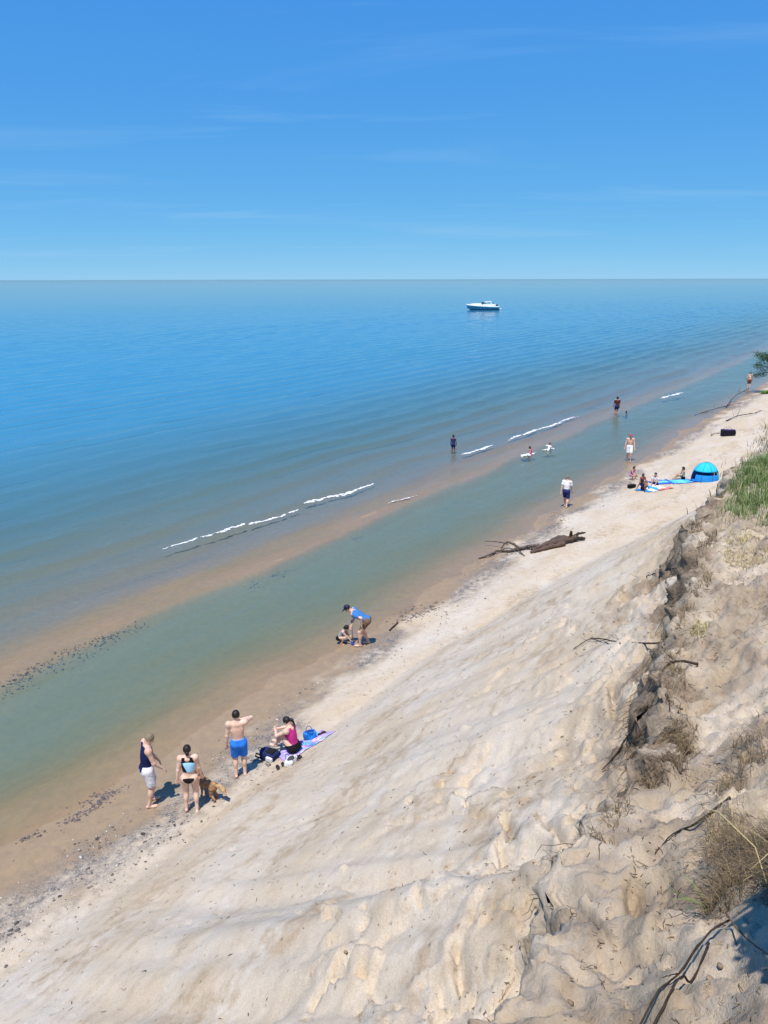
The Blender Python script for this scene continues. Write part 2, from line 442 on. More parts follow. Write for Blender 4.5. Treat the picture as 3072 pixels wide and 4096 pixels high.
# ------------------------------------------------------------------ lake
def swell(s, t):
    out = (1 - sstep(-9.5, -7.5, s))                         # dies on the bar
    d = -s
    near = np.exp(-np.clip(d - 10, 0, 400) / 55.0)
    ph = d + 1.3 * fbm(t * 0.045, d * 0.03, 91, 2) + 0.3 * fbm(t * 0.16, d * 0.15, 92, 2)
    a = 0.012 + 0.060 * near
    amp = a * (0.75 + 0.6 * fbm(t * 0.06, d * 0.16, 93, 2))
    w = np.sin(ph * 2 * pi / 2.9); w = w + 0.35 * np.sin(2 * ph * 2 * pi / 2.9 + 0.5)
    w2 = np.sin((d * 0.93 + t * 0.33 + 1.2 * fbm(t * .05 + 3, d * .05, 94, 2)) * 2 * pi / 4.6)
    w3 = np.sin((d * 0.80 - t * 0.55 + 1.4 * fbm(t * .06, d * .06, 95, 2)) * 2 * pi / 3.3)
    far = 1 - sstep(150, 420, d)
    z = out * far * (amp * w + 0.010 * w2 * sstep(10, 25, d) + 0.010 * w3 * sstep(14, 35, d))
    # choppy small ripples
    z = z + out * far * 0.030 * fbm(t * 0.35, d * 0.9, 96, 2) * sstep(9, 20, d)
    z = z + 0.006 * fbm(t * 1.2, s * 1.8, 97, 2) * (1 - sstep(-12, -9, -d * 0 + s) * 0) * sstep(-9, -6, s)
    return z
sv = np.concatenate([geo(-320, -30000, 3, 1.2)[::-1], graded([(-320, -130, 1.0), (-130, -60, .5), (-60, -9, .22), (-9, 1.6, .16)])])
tv = np.concatenate([geo(-25, -30000, 1.0, 1.2)[::-1], graded([(-25, 70, .5), (70, 140, .8), (140, 420, 2.0)]), geo(420, 30000, 3.0, 1.2)])
S, T = np.meshgrid(sv, tv, indexing='ij')
Z = swell(S, T)
X, Y = st2xy(S, T)
me = mesh_np("lake", np.stack([X, Y, Z], -1).reshape(-1, 3), grid_faces(len(sv), len(tv))[:, ::-1])
attr(me, "depth", np.clip(-ground(S, T), 0.0, 60))
attr(me, "off", -S)
def water_material():
    t = NT("lake_water")
    p = t.pos()
    pr = t.mapping(p, (1, 1, 1), (0, 0, -YAW))
    dep = t.attr("depth"); off = t.attr("off")
    dz = t.math('MULTIPLY', dep, 0.62)
    def tr(k): return t.math('EXPONENT', t.math('MULTIPLY', dz, -k))
    cmb = t.new('ShaderNodeCombineColor')
    t.put(cmb.inputs[0], tr(0.68)); t.put(cmb.inputs[1], tr(0.13)); t.put(cmb.inputs[2], tr(0.45))
    tb = t.new('ShaderNodeBsdfTransparent'); t.put(tb.inputs[0], cmb.outputs[0])
    df = t.new('ShaderNodeBsdfDiffuse')
    deep = t.math('SUBTRACT', 1.0, t.math('EXPONENT', t.math('MULTIPLY', dep, -0.60)))
    patch = t.noise(t.mapping(pr, (0.35, 1, 1)), 0.02, 4, 0.6)
    bc = t.mix(deep, (0.185, 0.222, 0.110), (0.028, 0.250, 0.440))
    bc2 = t.mix(t.math('MULTIPLY', t.ramp(off, 0.0, 1.0), 1.0), bc, bc)
    t.put(df.inputs[0], t.mix(t.math('MULTIPLY', t.ramp(patch, 0.4, 0.65), 0.3), bc2, (0.025, 0.24, 0.52)))
    op = t.math('SUBTRACT', 1.0, t.math('EXPONENT', t.math('MULTIPLY', dep, -0.62)))
    body = t.new('ShaderNodeMixShader')
    t.put(body.inputs[0], op); t.l.new(tb.outputs[0], body.inputs[1]); t.l.new(df.outputs[0], body.inputs[2])
    # surface relief
    rip = t.noise(t.mapping(pr, (0.6, 1.25, 1)), 4.2, 5, 0.65)
    rip2 = t.noise(t.mapping(pr, (0.35, 1.0, 1)), 0.55, 3, 0.55)
    rip3 = t.noise(t.mapping(pr, (0.30, 1.0, 1)), 0.09, 3, 0.55)
    h = t.math('ADD', t.math('MULTIPLY', rip, 0.055), t.math('MULTIPLY', rip2, 0.30))
    h = t.math('ADD', h, t.math('MULTIPLY', rip3, 0.6))
    h = t.math('MULTIPLY', h, t.math('DIVIDE', 1.0, t.math('ADD', 1.0, t.math('MULTIPLY', t.math('MAXIMUM', off, 0.0), 0.014))))
    nor = t.bump(h, 0.50, 1.0)
    gl = t.new('ShaderNodeBsdfGlossy'); gl.inputs['Roughness'].default_value = 0.03
    t.put(gl.inputs['Normal'], nor)
    fr = t.new('ShaderNodeFresnel'); fr.inputs['IOR'].default_value = 1.33; t.put(fr.inputs['Normal'], nor)
    ms = t.new('ShaderNodeMixShader')
    t.put(ms.inputs[0], fr.outputs[0]); t.l.new(body.outputs[0], ms.inputs[1]); t.l.new(gl.outputs[0], ms.inputs[2])
    t.l.new(ms.outputs[0], t.out.inputs['Surface'])
    return t.m
M_WATER = water_material()
tag(obj("lake_water", me, M_WATER), "clear blue lake with low swells reaching to the horizon", kind="structure")

# ------------------------------------------------------------------ soft-body modelling: distance fields turned into one closed skin
def V3(*a): return np.array(a, float)
def unit(v): return v / (np.linalg.norm(v) + 1e-9)
def frame(up, fwd):
    up = unit(up); side = unit(np.cross(fwd, up)); f = np.cross(up, side)
    return np.stack([side, f, up])               # rows: side(right), forward, up
def cone(a, b, r1, r2, k=0.02, flat=False): return ('c', np.array(a, float), np.array(b, float), r1, r2, k, flat)
def ell(c, r, rot=None, k=0.03): return ('e', np.array(c, float), np.array(r, float), np.eye(3) if rot is None else rot, k)
def rbox(c, r, rad, rot=None, k=0.01): return ('b', np.array(c, float), np.array(r, float), np.eye(3) if rot is None else rot, k, rad)
def _bounds(p):
    if p[0] == 'c':
        m = max(p[3], p[4]); return np.minimum(p[1], p[2]) - m, np.maximum(p[1], p[2]) + m
    m = np.abs(p[3].T) @ p[2] if True else 0
    if p[0] == 'b': m = m + p[5]
    return p[1] - m, p[1] + m
def _dist(p, P):
    if p[0] == 'c':
        ba = p[2] - p[1]; L = np.dot(ba, ba) + 1e-12
        h = ((P - p[1]) @ ba) / L; hc = np.clip(h, 0, 1)
        d = np.linalg.norm(P - (p[1] + hc[..., None] * ba), axis=-1) - (p[3] + (p[4] - p[3]) * hc)
        if p[6]: d = np.maximum(d, (h - 1) * math.sqrt(L))
        return d
    q = (P - p[1]) @ p[3].T
    if p[0] == 'e':
        k0 = np.linalg.norm(q / p[2], axis=-1); k1 = np.linalg.norm(q / p[2] ** 2, axis=-1)
        return k0 * (k0 - 1) / (k1 + 1e-9)
    a = np.abs(q) - p[2]
    return np.linalg.norm(np.maximum(a, 0), axis=-1) + np.minimum(a.max(-1), 0) - p[5]
def sdf_mesh(name, prims, vox, cuts=(), minus=(), warp=None):
    lo = np.min([_bounds(p)[0] for p in prims], 0) - 3 * vox
    hi = np.max([_bounds(p)[1] for p in prims], 0) + 3 * vox
    n = np.ceil((hi - lo) / vox).astype(int) + 1
    F = np.full(n, 0.5)
    ax = [lo[i] + np.arange(n[i]) * vox for i in range(3)]
    def region(p, m):
        a, b = _bounds(p)
        i0 = np.maximum(((a - m - lo) / vox).astype(int), 0); i1 = np.minimum(((b + m - lo) / vox).astype(int) + 2, n)
        sl = tuple(slice(i0[i], i1[i]) for i in range(3))
        P = np.stack(np.meshgrid(*[ax[i][sl[i]] for i in range(3)], indexing='ij'), -1)
        return sl, P
    for p in prims:
        k = p[4] if p[0] != 'c' else p[5]
        sl, P = region(p, k + 2 * vox)
        d = _dist(p, P); f = F[sl]
        if k > 1e-5:
            h = np.maximum(k - np.abs(f - d), 0) / k
            F[sl] = np.minimum(f, d) - h * h * k * 0.25
        else: F[sl] = np.minimum(f, d)
    for p in minus:
        sl, P = region(p, 2 * vox)
        F[sl] = np.maximum(F[sl], -_dist(p, P))
    if len(cuts):
        P = np.stack(np.meshgrid(*ax, indexing='ij'), -1)
        for c, nn in cuts:
            F = np.maximum(F, (P - np.array(c, float)) @ unit(np.array(nn, float)))
    if warp is not None:
        P = np.stack(np.meshgrid(*ax, indexing='ij'), -1); F = F + warp(P)
    # surface nets
    neg = F < 0
    cells = np.array(n) - 1
    acc = np.zeros((*cells, 3)); cnt = np.zeros(cells)
    quads = []
    for a in range(3):
        s0 = [slice(None)] * 3; s1 = [slice(None)] * 3
        s0[a] = slice(0, -1); s1[a] = slice(1, None)
        cr = neg[tuple(s0)] != neg[tuple(s1)]
        I = np.argwhere(cr)
        if not len(I): continue
        J = I.copy(); J[:, a] += 1
        d0 = F[tuple(I.T)]; d1 = F[tuple(J.T)]
        pt = I.astype(float); pt[:, a] += d0 / (d0 - d1)
        b, c = (a + 1) % 3, (a + 2) % 3
        ok = (I[:, b] > 0) & (I[:, c] > 0) & (I[:, b] < cells[b]) & (I[:, c] < cells[c])
        I = I[ok]; pt = pt[ok]; flip = neg[tuple(I.T)]
        q = []
        for db, dc in ((-1, -1), (0, -1), (0, 0), (-1, 0)):
            cc = I.copy(); cc[:, b] += db; cc[:, c] += dc
            np.add.at(acc, tuple(cc.T), pt); np.add.at(cnt, tuple(cc.T), 1)
            q.append(cc)
        quads.append((q, flip))
    idm = np.full(cells, -1, np.int64); used = np.argwhere(cnt > 0)
    idm[tuple(used.T)] = np.arange(len(used))
    v = lo + vox * (acc[tuple(used.T)] / cnt[tuple(used.T)][:, None])
    fs = []
    for q, flip in quads:
        f = np.stack([idm[tuple(c.T)] for c in q], -1)
        fs.append(np.where(flip[:, None], f, f[:, ::-1]))
    return mesh_np(name, v, np.concatenate(fs))

def tube_arrays(pts, rads, n=6, cap=True):
    pts = np.asarray(pts, float); rads = np.broadcast_to(np.asarray(rads, float), (len(pts),))
    tan = np.gradient(pts, axis=0); tan /= np.linalg.norm(tan, axis=1)[:, None] + 1e-9
    ref = np.array([0, 0, 1.0]) if abs(tan[0][2]) < 0.9 else np.array([1.0, 0, 0])
    u = np.cross(tan[0], ref); u /= np.linalg.norm(u)
    vs_ = []
    for i in range(len(pts)):
        u = u - tan[i] * np.dot(u, tan[i]); u /= np.linalg.norm(u) + 1e-9
        w = np.cross(tan[i], u)
        a = np.arange(n) * 2 * pi / n
        vs_.append(pts[i] + rads[i] * (np.cos(a)[:, None] * u + np.sin(a)[:, None] * w))
    v = np.concatenate(vs_)
    i = np.arange(len(pts) - 1)[:, None] * n; j = np.arange(n)[None, :]; j2 = (j + 1) % n
    f = np.stack([i + j, i + j2, i + n + j2, i + n + j], -1).reshape(-1, 4)
    if cap:
        v = np.concatenate([v, pts[:1], pts[-1:]])
        a, b = len(v) - 2, len(v) - 1; L = (len(pts) - 1) * n; k = np.arange(n); k2 = (k + 1) % n
        t1 = np.stack([np.full(n, a), k2, k, np.full(n, a)], -1); t2 = np.stack([np.full(n, b), L + k, L + k2, np.full(n, b)], -1)
        return v, f, np.concatenate([t1[:, :3], t2[:, :3]])
    return v, f, np.zeros((0, 3), int)
class Bag:
    """collects pieces that form ONE part"""
    def __init__(s): s.v = []; s.q = []; s.t = []; s.n = 0; s.a = []
    def add(s, v, q=None, t=None, a=0.0):
        v = np.asarray(v, float)
        if q is not None and len(q): s.q.append(np.asarray(q) + s.n)
        if t is not None and len(t): s.t.append(np.asarray(t) + s.n)
        s.v.append(v); s.a.append(np.full(len(v), a)); s.n += len(v)
    def tube(s, pts, r, n=6, a=0.0): s.add(*tube_arrays(pts, r, n), a=a)
    def mesh(s, name, smooth=True, attribute=None):
        fl = []
        if s.q: fl.append(np.concatenate(s.q))
        if s.t: fl.append(np.concatenate(s.t))
        me = mesh_np(name, np.concatenate(s.v), fl, smooth)
        if attribute: attr(me, attribute, np.concatenate(s.a))
        return me
def wiggle(a, b, n, amp, rnd, sag=0.0):
    a = np.array(a, float); b = np.array(b, float); h = np.linspace(0, 1, n)[:, None]
    p = a + (b - a) * h
    d = rnd.normal(0, 1, (n, 3)); d = np.cumsum(d, 0); d -= d[0] + (d[-1] - d[0]) * h
    d *= amp / (np.abs(d).max() + 1e-6)
    p = p + d; p[:, 2] -= sag * np.sin(h[:, 0] * pi)
    return p

# ------------------------------------------------------------------ people
def skin_mat(name, c):
    if name in _mc: return _mc[name]
    t = NT(name); p = t.objco()
    n = t.noise(p, 6, 4, 0.6)
    col = t.ramp(n, 0.3, 0.72, (c[0] * .80, c[1] * .68, c[2] * .64), c)
    t.bsdf(col, 0.55, t.bump(t.noise(p, 60, 3), 0.3, 0.004), 0.35)
    _mc[name] = t.m; return t.m
SKIN = skin_mat("skin_fair", (0.68, 0.47, 0.365))
SKIN_P = skin_mat("skin_pale", (0.72, 0.52, 0.415))
SKIN_T = skin_mat("skin_tan", (0.50, 0.31, 0.21))
SKIN_D = skin_mat("skin_brown", (0.22, 0.115, 0.075))
def cloth_mat(name, c, fold=0.012, fs=9.0, var=0.18):
    if name in _mc: return _mc[name]
    t = NT(name); p = t.objco()
    f = t.noise(t.mapping(p, (1, 1, 0.45)), fs, 3, 0.5, 0.6)
    w = t.noise(p, 240, 2)
    col = t.ramp(f, 0.25, 0.75, tuple(q * (1 - var) for q in c), tuple(min(1, q * (1 + var * .5)) for q in c))
    t.bsdf(col, 0.85, t.bump(t.math('ADD', f, t.math('MULTIPLY', w, 0.03)), 0.8, fold), 0.15)
    _mc[name] = t.m; return t.m
HAIR_D = simple("hair_dark", (0.014, 0.010, 0.009), 0.5, 0.4, 60, 0.35, 0.004, 90)
HAIR_G = simple("hair_grey_brown", (0.22, 0.17, 0.115), 0.6, 0.3, 60, 0.3, 0.004, 90)
HAIR_B = simple("hair_brown", (0.10, 0.06, 0.035), 0.6, 0.3, 60, 0.3, 0.004, 90)
EYE = simple("eye_dark", (0.02, 0.018, 0.016), 0.3, 0.1)
LIP = simple("lips", (0.42, 0.17, 0.15), 0.5, 0.1)

def ik(a, b, l1, l2, bend):
    d = b - a; L = np.linalg.norm(d); L2 = min(L, (l1 + l2) * 0.999)
    b = a + d / (L + 1e-9) * L2
    u = d / (L + 1e-9); x = (l1 * l1 - l2 * l2 + L2 * L2) / (2 * L2)
    h = math.sqrt(max(l1 * l1 - x * x, 0))
    w = np.array(bend, float); w = unit(w - u * np.dot(w, u))
    return a + u * x + w * h, b

def person(label, loc, yaw, H, pose=None, clothes=(), hair='short', hairm=None, skin=None, vox=0.012,
           build=1.0, head_s=1.0, face=True, group=None, fem=False):
    """local axes: x right, y forward, z up; every clothing piece is fitted on the same skeleton"""
    P = dict(pelvis=(0, 0, .530), lean=0.0, twist=0.0, tilt=0.0, head_yaw=0, head_pitch=0,
             la=(-.062, -.005, .040), ra=(.062, -.005, .040), lw=(-.150, .01, .475), rw=(.150, .01, .475),
             lk=(0, 1, 0), rk=(0, 1, 0), le=(-.3, -1, 0), re=(.3, -1, 0), lt=None, rt=None, grip=0.35, spine=0.32)
    P.update(pose or {})
    j = lambda q: np.array(q, float) * H
    pel = j(P['pelvis'])
    a = R(P['lean']); tw = R(P['twist']); ti = R(P['tilt'])
    up = V3(sin(ti), sin(a), cos(a) * cos(ti))
    up = unit(up)
    fw0 = V3(0, cos(a), -sin(a)); rot_p = frame(up * 0.5 + V3(0, 0, .5) if P['lean'] < 60 else up, V3(0, 1, 0))
    fwt = V3(-sin(tw), cos(tw), 0)
    rot = frame(up, fwt)
    side, fwd, upv = rot
    sw = (0.100 if fem else 0.112) * build ** .5
    chest = pel + upv * 0.20 * H
    belly = pel + upv * 0.095 * H
    neck = pel + upv * P['spine'] * H
    shz = pel + upv * 0.290 * H
    sl_, sr_ = shz - side * sw * H, shz + side * sw * H
    hr = frame(upv * .6 + V3(0, 0, .4), fwd)
    hy, hp = R(P['head_yaw']), R(P['head_pitch'])
    f2 = unit(hr[1] * cos(hy) - hr[0] * sin(hy)); u2 = hr[2]
    f3 = unit(f2 * cos(hp) - u2 * sin(hp)); u3 = unit(u2 * cos(hp) + f2 * sin(hp))
    HR = frame(u3, f3)
    hs = head_s * H
    hc = neck + (upv * .5 + u3 * .5) * (0.030 * H + 0.058 * hs) + f3 * .012 * H
    hip_w = .056 * (1.08 if fem else 1.0)
    ps = frame(up * .4 + V3(0, 0, .6), V3(0, 1, 0))[0]
    hl, hr_ = pel - ps * hip_w * H - V3(0, 0, .008 * H), pel + ps * hip_w * H - V3(0, 0, .008 * H)
    kl, al = ik(hl, j(P['la']), .248 * H, .242 * H, P['lk']); kr, ar = ik(hr_, j(P['ra']), .248 * H, .242 * H, P['rk'])
    el, wl2 = ik(sl_, j(P['lw']), .172 * H, .150 * H, P['le']); er, wr2 = ik(sr_, j(P['rw']), .172 * H, .150 * H, P['re'])
    b = build
    def leg(h, k, an, toe):
        toe = unit(V3(*toe)) if toe is not None else V3(0, 1, 0)
        t2 = unit(toe - V3(0, 0, 0))
        cf = k + (an - k) * .30
        calf_back = unit(np.cross(np.cross(an - k, t2), an - k)) * -1
        return [cone(h, k, .058 * H * b, .036 * H, .03 * H), cone(k, an, .034 * H, .021 * H, .02 * H),
                ell(cf + calf_back * .008 * H, V3(.034, .036, .075) * H, frame(k - an, t2), .02 * H),
                cone(an - V3(0, 0, .022 * H) - t2 * .018 * H, an + t2 * .085 * H - V3(0, 0, .026 * H), .021 * H, .015 * H, .012 * H),
                ell(an + t2 * .06 * H - V3(0, 0, .025 * H), V3(.028, .045, .015) * H, frame(V3(0, 0, 1), t2), .012 * H)]
    def arm(s, e, w, sgn):
        d = unit(w - e); out = []
        out += [ell(s, V3(.036, .036, .036) * H * b ** .5, None, .03 * H), cone(s, e, .034 * H * b ** .5, .025 * H, .03 * H), cone(e, w, .027 * H, .0165 * H, .015 * H)]
        # hand: palm plus four fingers and a thumb, curling
        x = unit(np.cross(d, fwd) if abs(np.dot(d, fwd)) < .9 else np.cross(d, upv))
        n = np.cross(x, d)
        if np.dot(n, -side * sgn) < 0: n = -n            # palm towards the body
        x = np.cross(d, n); 
        if np.dot(x, fwd) < 0: x = -x                     # thumb side forward
        palm = w + d * .030 * H
        out.append(ell(palm, V3(.024, .011, .032) * H, np.stack([x, n, d]), .012 * H))
        g = P['grip']
        for i, (o, L) in enumerate(((.017, .040), (.006, .045), (-.006, .042), (-.017, .034))):
            b0 = w + d * .054 * H + x * o * H
            d1 = unit(d * cos(g) + n * sin(g)); d2 = unit(d * cos(g * 2.6) + n * sin(g * 2.6))
            m = b0 + d1 * L * .52 * H; e2 = m + d2 * L * .48 * H
            out += [cone(b0, m, .0058 * H, .0052 * H, .003 * H), cone(m, e2, .0052 * H, .0045 * H, .002 * H)]
        tb = w + d * .020 * H + x * .020 * H; tm = tb + unit(x * .8 + d * .7 + n * .3) * .026 * H
        out += [cone(tb, tm, .0072 * H, .0062 * H, .006 * H), cone(tm, tm + unit(x * .2 + d + n * .35) * .022 * H, .0062 * H, .005 * H, .002 * H)]
        return out
    torso = [ell(pel, V3(.088 * (.98 if fem else 1), .060, .066) * H * b, rot_p, .03 * H),
             ell(belly, V3(.078 * (.92 if fem else 1.03), .054 * b, .085) * H * b ** .4, rot, .05 * H),
             ell(chest, V3(.094 * (.93 if fem else 1.03), .060, .092) * H * b ** .4, rot, .05 * H)]
    if fem:
        torso += [ell(chest + fwd * .045 * H + side * q * .040 * H, V3(.038, .034, .038) * H, rot, .03 * H) for q in (-1, 1)]
    torso += [ell(pel - fwd * .030 * H + ps * q * .042 * H - V3(0, 0, .02 * H), V3(.046, .046, .050) * H * b, None, .03 * H) for q in (-1, 1)]
    sh = [cone(sl_ * .93 + sr_ * .07, sr_ * .93 + sl_ * .07, .036 * H, .036 * H, .05 * H), cone(shz, neck, .050 * H, .034 * H, .03 * H)]
    body = torso + sh + leg(hl, kl, al, P['lt']) + leg(hr_, kr, ar, P['rt']) + arm(sl_, el, wl2, -1) + arm(sr_, er, wr2, 1)
    body += [cone(neck - upv * .02 * H, hc - u3 * .02 * hs, .032 * H, .030 * H, .02 * H),
             ell(hc, V3(.0445, .054, .062) * hs, HR, .02 * H),
             ell(hc - u3 * .034 * hs + f3 * .012 * hs, V3(.034, .040, .036) * hs, HR, .02 * hs)]
    if face:
        body += [cone(hc + f3 * .052 * hs + u3 * .004 * hs, hc + f3 * .064 * hs - u3 * .014 * hs, .005 * hs, .008 * hs, .006 * hs)]
        body += [ell(hc + HR[0] * q * .046 * hs - u3 * .004 * hs - f3 * .004 * hs, V3(.006, .012, .018) * hs, HR, .004 * hs) for q in (-1, 1)]
    root = empty("person", loc, yaw)
    tag(root, label, "person", group)
    skin = skin or SKIN
    obj("body", sdf_mesh("body", body, vox), skin, root)
    if face:
        for q in (-1, 1):
            obj("eye", sdf_mesh("eye", [ell(hc + f3 * .046 * hs + HR[0] * q * .018 * hs + u3 * .004 * hs, V3(.0085, .006, .006) * hs, HR, 0)], .003), EYE, root)
        obj("mouth", sdf_mesh("mouth", [ell(hc + f3 * .046 * hs - u3 * .034 * hs, V3(.016, .008, .005) * hs, HR, 0)], .003), LIP, root)
    # hair
    hv = max(vox, .011)
    if hair:
        hm = hairm or HAIR_D
        hp_ = [ell(hc + u3 * .008 * hs - f3 * .006 * hs, V3(.052, .058, .064) * hs, HR, .02)]
        cuts = [(hc + f3 * .026 * hs - u3 * .002 * hs, f3 * 1.0 - u3 * 0.95)]
        if hair == 'short': cuts += [(hc - u3 * .030 * hs, -u3 - f3 * .25)]
        if hair == 'bob': hp_ += [ell(hc - u3 * .03 * hs - f3 * .018 * hs, V3(.052, .045, .052) * hs, HR, .03)]; cuts += [(hc - u3 * .072 * hs, -u3)]
        if hair == 'tail':
            cuts += [(hc - u3 * .040 * hs, -u3 - f3 * .4)]
            t0 = hc - f3 * .052 * hs + u3 * .015 * hs; t1 = t0 - f3 * .045 * hs - u3 * .035 * hs; t2 = t1 - u3 * .085 * hs - f3 * .004 * hs
        if hair == 'bun':
            cuts += [(hc - u3 * .040 * hs, -u3 - f3 * .4)]; 
        ho = obj("hair", sdf_mesh("hair", hp_, hv, cuts), hm, root)
        if hair == 'tail': obj("ponytail", sdf_mesh("ponytail", [cone(t0, t1, .016 * hs, .024 * hs, .01), cone(t1, t2, .024 * hs, .010 * hs, .02)], hv), hm, ho)
        if hair == 'bun': obj("bun", sdf_mesh("bun", [ell(hc - f3 * .058 * hs - u3 * .030 * hs, V3(.026, .022, .034) * hs, HR, 0)], hv), hm, ho)
    for c in clothes:
        kind, mat = c[0], c[1]
        g = (c[2] if len(c) > 2 else .010)
        def fat(p, d):
            if p[0] == 'c': return ('c', p[1], p[2], p[3] + d, p[4] + d, p[5], p[6])
            return ('e', p[1], p[2] + d, p[3], p[4])
        if kind in ('tank', 'tee', 'crop', 'swim_top'):
            drop = {'tank': -.015, 'tee': -.015, 'crop': .150, 'swim_top': .105}[kind] * H
            pr = [fat(p, g) for p in torso] + [cone(sl_ * .92 + sr_ * .08, sr_ * .92 + sl_ * .08, .036 * H + g, .036 * H + g, .05 * H)]
            cu = [(pel + upv * drop, -upv), (neck - upv * .018 * H + fwd * 0, upv * 1.0 + fwd * .35)]
            mi = []
            if kind == 'tee':
                for s_, e_ in ((sl_, el), (sr_, er)):
                    pr += [ell(s_, V3(.038, .038, .038) * H + g, None, .03 * H), cone(s_, s_ + (e_ - s_) * .72, .038 * H + g, .037 * H + g, .02 * H, True)]
            else:
                cu += [(shz - side * (sw - .004) * H, -side * 1.0 + upv * .1), (shz + side * (sw - .004) * H, side * 1.0 + upv * .1)]
            nm = {'tank': 'tank_top', 'tee': 'shirt', 'crop': 'crop_top', 'swim_top': 'swim_top'}[kind]
            o = obj(nm, sdf_mesh(nm, pr, hv, cu), mat, root)
            if kind == 'swim_top' and len(c) > 3:
                obj("back_panel", sdf_mesh("back_panel", [fat(p, g + .006) for p in torso], hv,
                    [(pel + upv * (drop + .006), -upv), (neck - upv * .02 * H, upv), (chest, fwd), (chest + side * .092 * H, side + upv * .1), (chest - side * .050 * H, -side - upv * .45)]), c[3], o)
        if kind in ('shorts', 'long_shorts', 'brief'):
            fr = {'shorts': .60, 'long_shorts': .88, 'brief': .10}[kind]
            pr = [fat(p, g) for p in (torso[0],) + tuple(torso[-2:])]
            top = .060 if kind != 'brief' else .022
            if kind == 'brief':
                cu = [(pel + upv * top * H, upv), (hl - V3(0, 0, .012 * H), V3(-.9, 0, -1)), (hr_ - V3(0, 0, .012 * H), V3(.9, 0, -1))]
                pr = [fat(p, g) for p in (torso[0],) + tuple(torso[-2:])] + [ell(pel - V3(0, 0, .045 * H), V3(.045, .05, .045) * H, None, .03 * H)]
            else:
                for h_, k_ in ((hl, kl), (hr_, kr)):
                    e_ = h_ + (k_ - h_) * fr
                    pr += [cone(h_, e_, .056 * H * b + g, .044 * H + g * 1.5, .03 * H, True)]
                pr += [ell(belly - upv * .03 * H, V3(.080, .056, .06) * H * b ** .4 + g, rot, .04 * H)]
                cu = [(pel + upv * top * H, upv)]
            nm = 'swim_brief' if kind == 'brief' else 'shorts'
            obj(nm, sdf_mesh(nm, pr, hv, cu), mat, root)
        if kind == 'cap':
            o = obj("cap", sdf_mesh("cap", [ell(hc + u3 * .012 * hs, V3(.053, .060, .062) * hs, HR, 0)], hv, [(hc + u3 * .022 * hs, -u3 - f3 * .1)]), mat, root)
            obj("brim", sdf_mesh("brim", [ell(hc + u3 * .024 * hs + f3 * .068 * hs, V3(.042, .044, .006) * hs + .002, HR, 0)], .006), mat, o)
        if kind == 'shoes':
            for an, to in ((al, P['lt']), (ar, P['rt'])):
                to = unit(V3(*to)) if to is not None else V3(0, 1, 0)
                obj("shoe", sdf_mesh("shoe", [cone(an - V3(0, 0, .018 * H) - to * .02 * H, an + to * .09 * H - V3(0, 0, .022 * H), .028 * H, .022 * H, .01)], hv, [(an - V3(0, 0, .045 * H), (0, 0, -1))]), mat, root)
    root["wr"] = [float(q) for q in wr2]; root["wl"] = [float(q) for q in wl2]
    del root["wr"]; del root["wl"]
    return root, dict(wl=wl2, wr=wr2, hc=hc, neck=neck)

def on(x, y, dz=0.0): return (x, y, gz(x, y) + dz)
def heading(fx, fy): return math.atan2(-fx, fy)

NAVY = cloth_mat("navy_knit", (0.010, 0.016, 0.075))
WHITE_PRINT = None
def print_mat(name, base, mark, scale=14, lo=.56, hi=.62):
    t = NT(name); p = t.objco()
    n = t.noise(p, scale, 3, 0.6, 1.2)
    f = t.noise(t.mapping(p, (1, 1, .45)), 9, 3)
    c = t.mix(t.ramp(n, lo, hi), base, mark)
    t.bsdf(c, 0.85, t.bump(f, 0.8, 0.02), 0.15)
    return t.m
SHORT_W = print_mat("white_printed_cloth", (0.74, 0.74, 0.78), (0.36, 0.37, 0.43))
SHORT_B = cloth_mat("bright_blue_cloth", (0.028, 0.190, 0.72))
BLACK = cloth_mat("black_cloth", (0.010, 0.010, 0.012))
LBLUE = cloth_mat("pale_blue_cloth", (0.34, 0.62, 0.86))
MAGENTA = cloth_mat("magenta_cloth", (0.52, 0.035, 0.23))
BLUE_T = cloth_mat("blue_cloth", (0.045, 0.19, 0.50))
BROWN_S = cloth_mat("brown_cloth", (0.16, 0.10, 0.065))
GREY_C = cloth_mat("grey_cloth", (0.33, 0.33, 0.37))
WHITE_C = cloth_mat("white_cloth", (0.80, 0.80, 0.82))
PINK_C = cloth_mat("pink_cloth", (0.62, 0.05, 0.20))
PURPLE_C = cloth_mat("violet_pink_cloth", (0.60, 0.16, 0.52))
RED_C = cloth_mat("red_cloth", (0.50, 0.06, 0.06))
DKRED = cloth_mat("maroon_cloth", (0.11, 0.025, 0.035))
DKBLUE = cloth_mat("dark_blue_cloth", (0.025, 0.035, 0.14))

# the group on the near strand
person("man in navy sleeveless top and white printed shorts looking down at the dog", on(-5.25, 14.60), heading(.88, .45), 1.80,
       dict(lean=4, head_pitch=34, head_yaw=-8, la=(-.070, .03, .042), ra=(.065, -.03, .042), rw=(.125, .165, .545), lw=(-.12, .15, .53), re=(.5, -1, -.2), le=(-.5, -1, -.2), rt=(.2, 1, 0)),
       [('tank', NAVY, .020), ('long_shorts', SHORT_W, .014)], 'short', HAIR_G, SKIN, .0105, build=1.12)
_g, gj = person("girl in pale blue swim top and black bottoms seen from behind, beside the dog", on(-4.20, 14.14), heading(-.10, 1), 1.62,
       dict(lean=1, la=(-.072, .01, .042), ra=(.072, -.03, .042), lw=(-.165, -.01, .470), rw=(.150, .06, .500), head_yaw=8),
       [('swim_top', BLACK, .009, LBLUE), ('brief', BLACK, .010)], 'bun', HAIR_D, SKIN_P, .0105, fem=True)
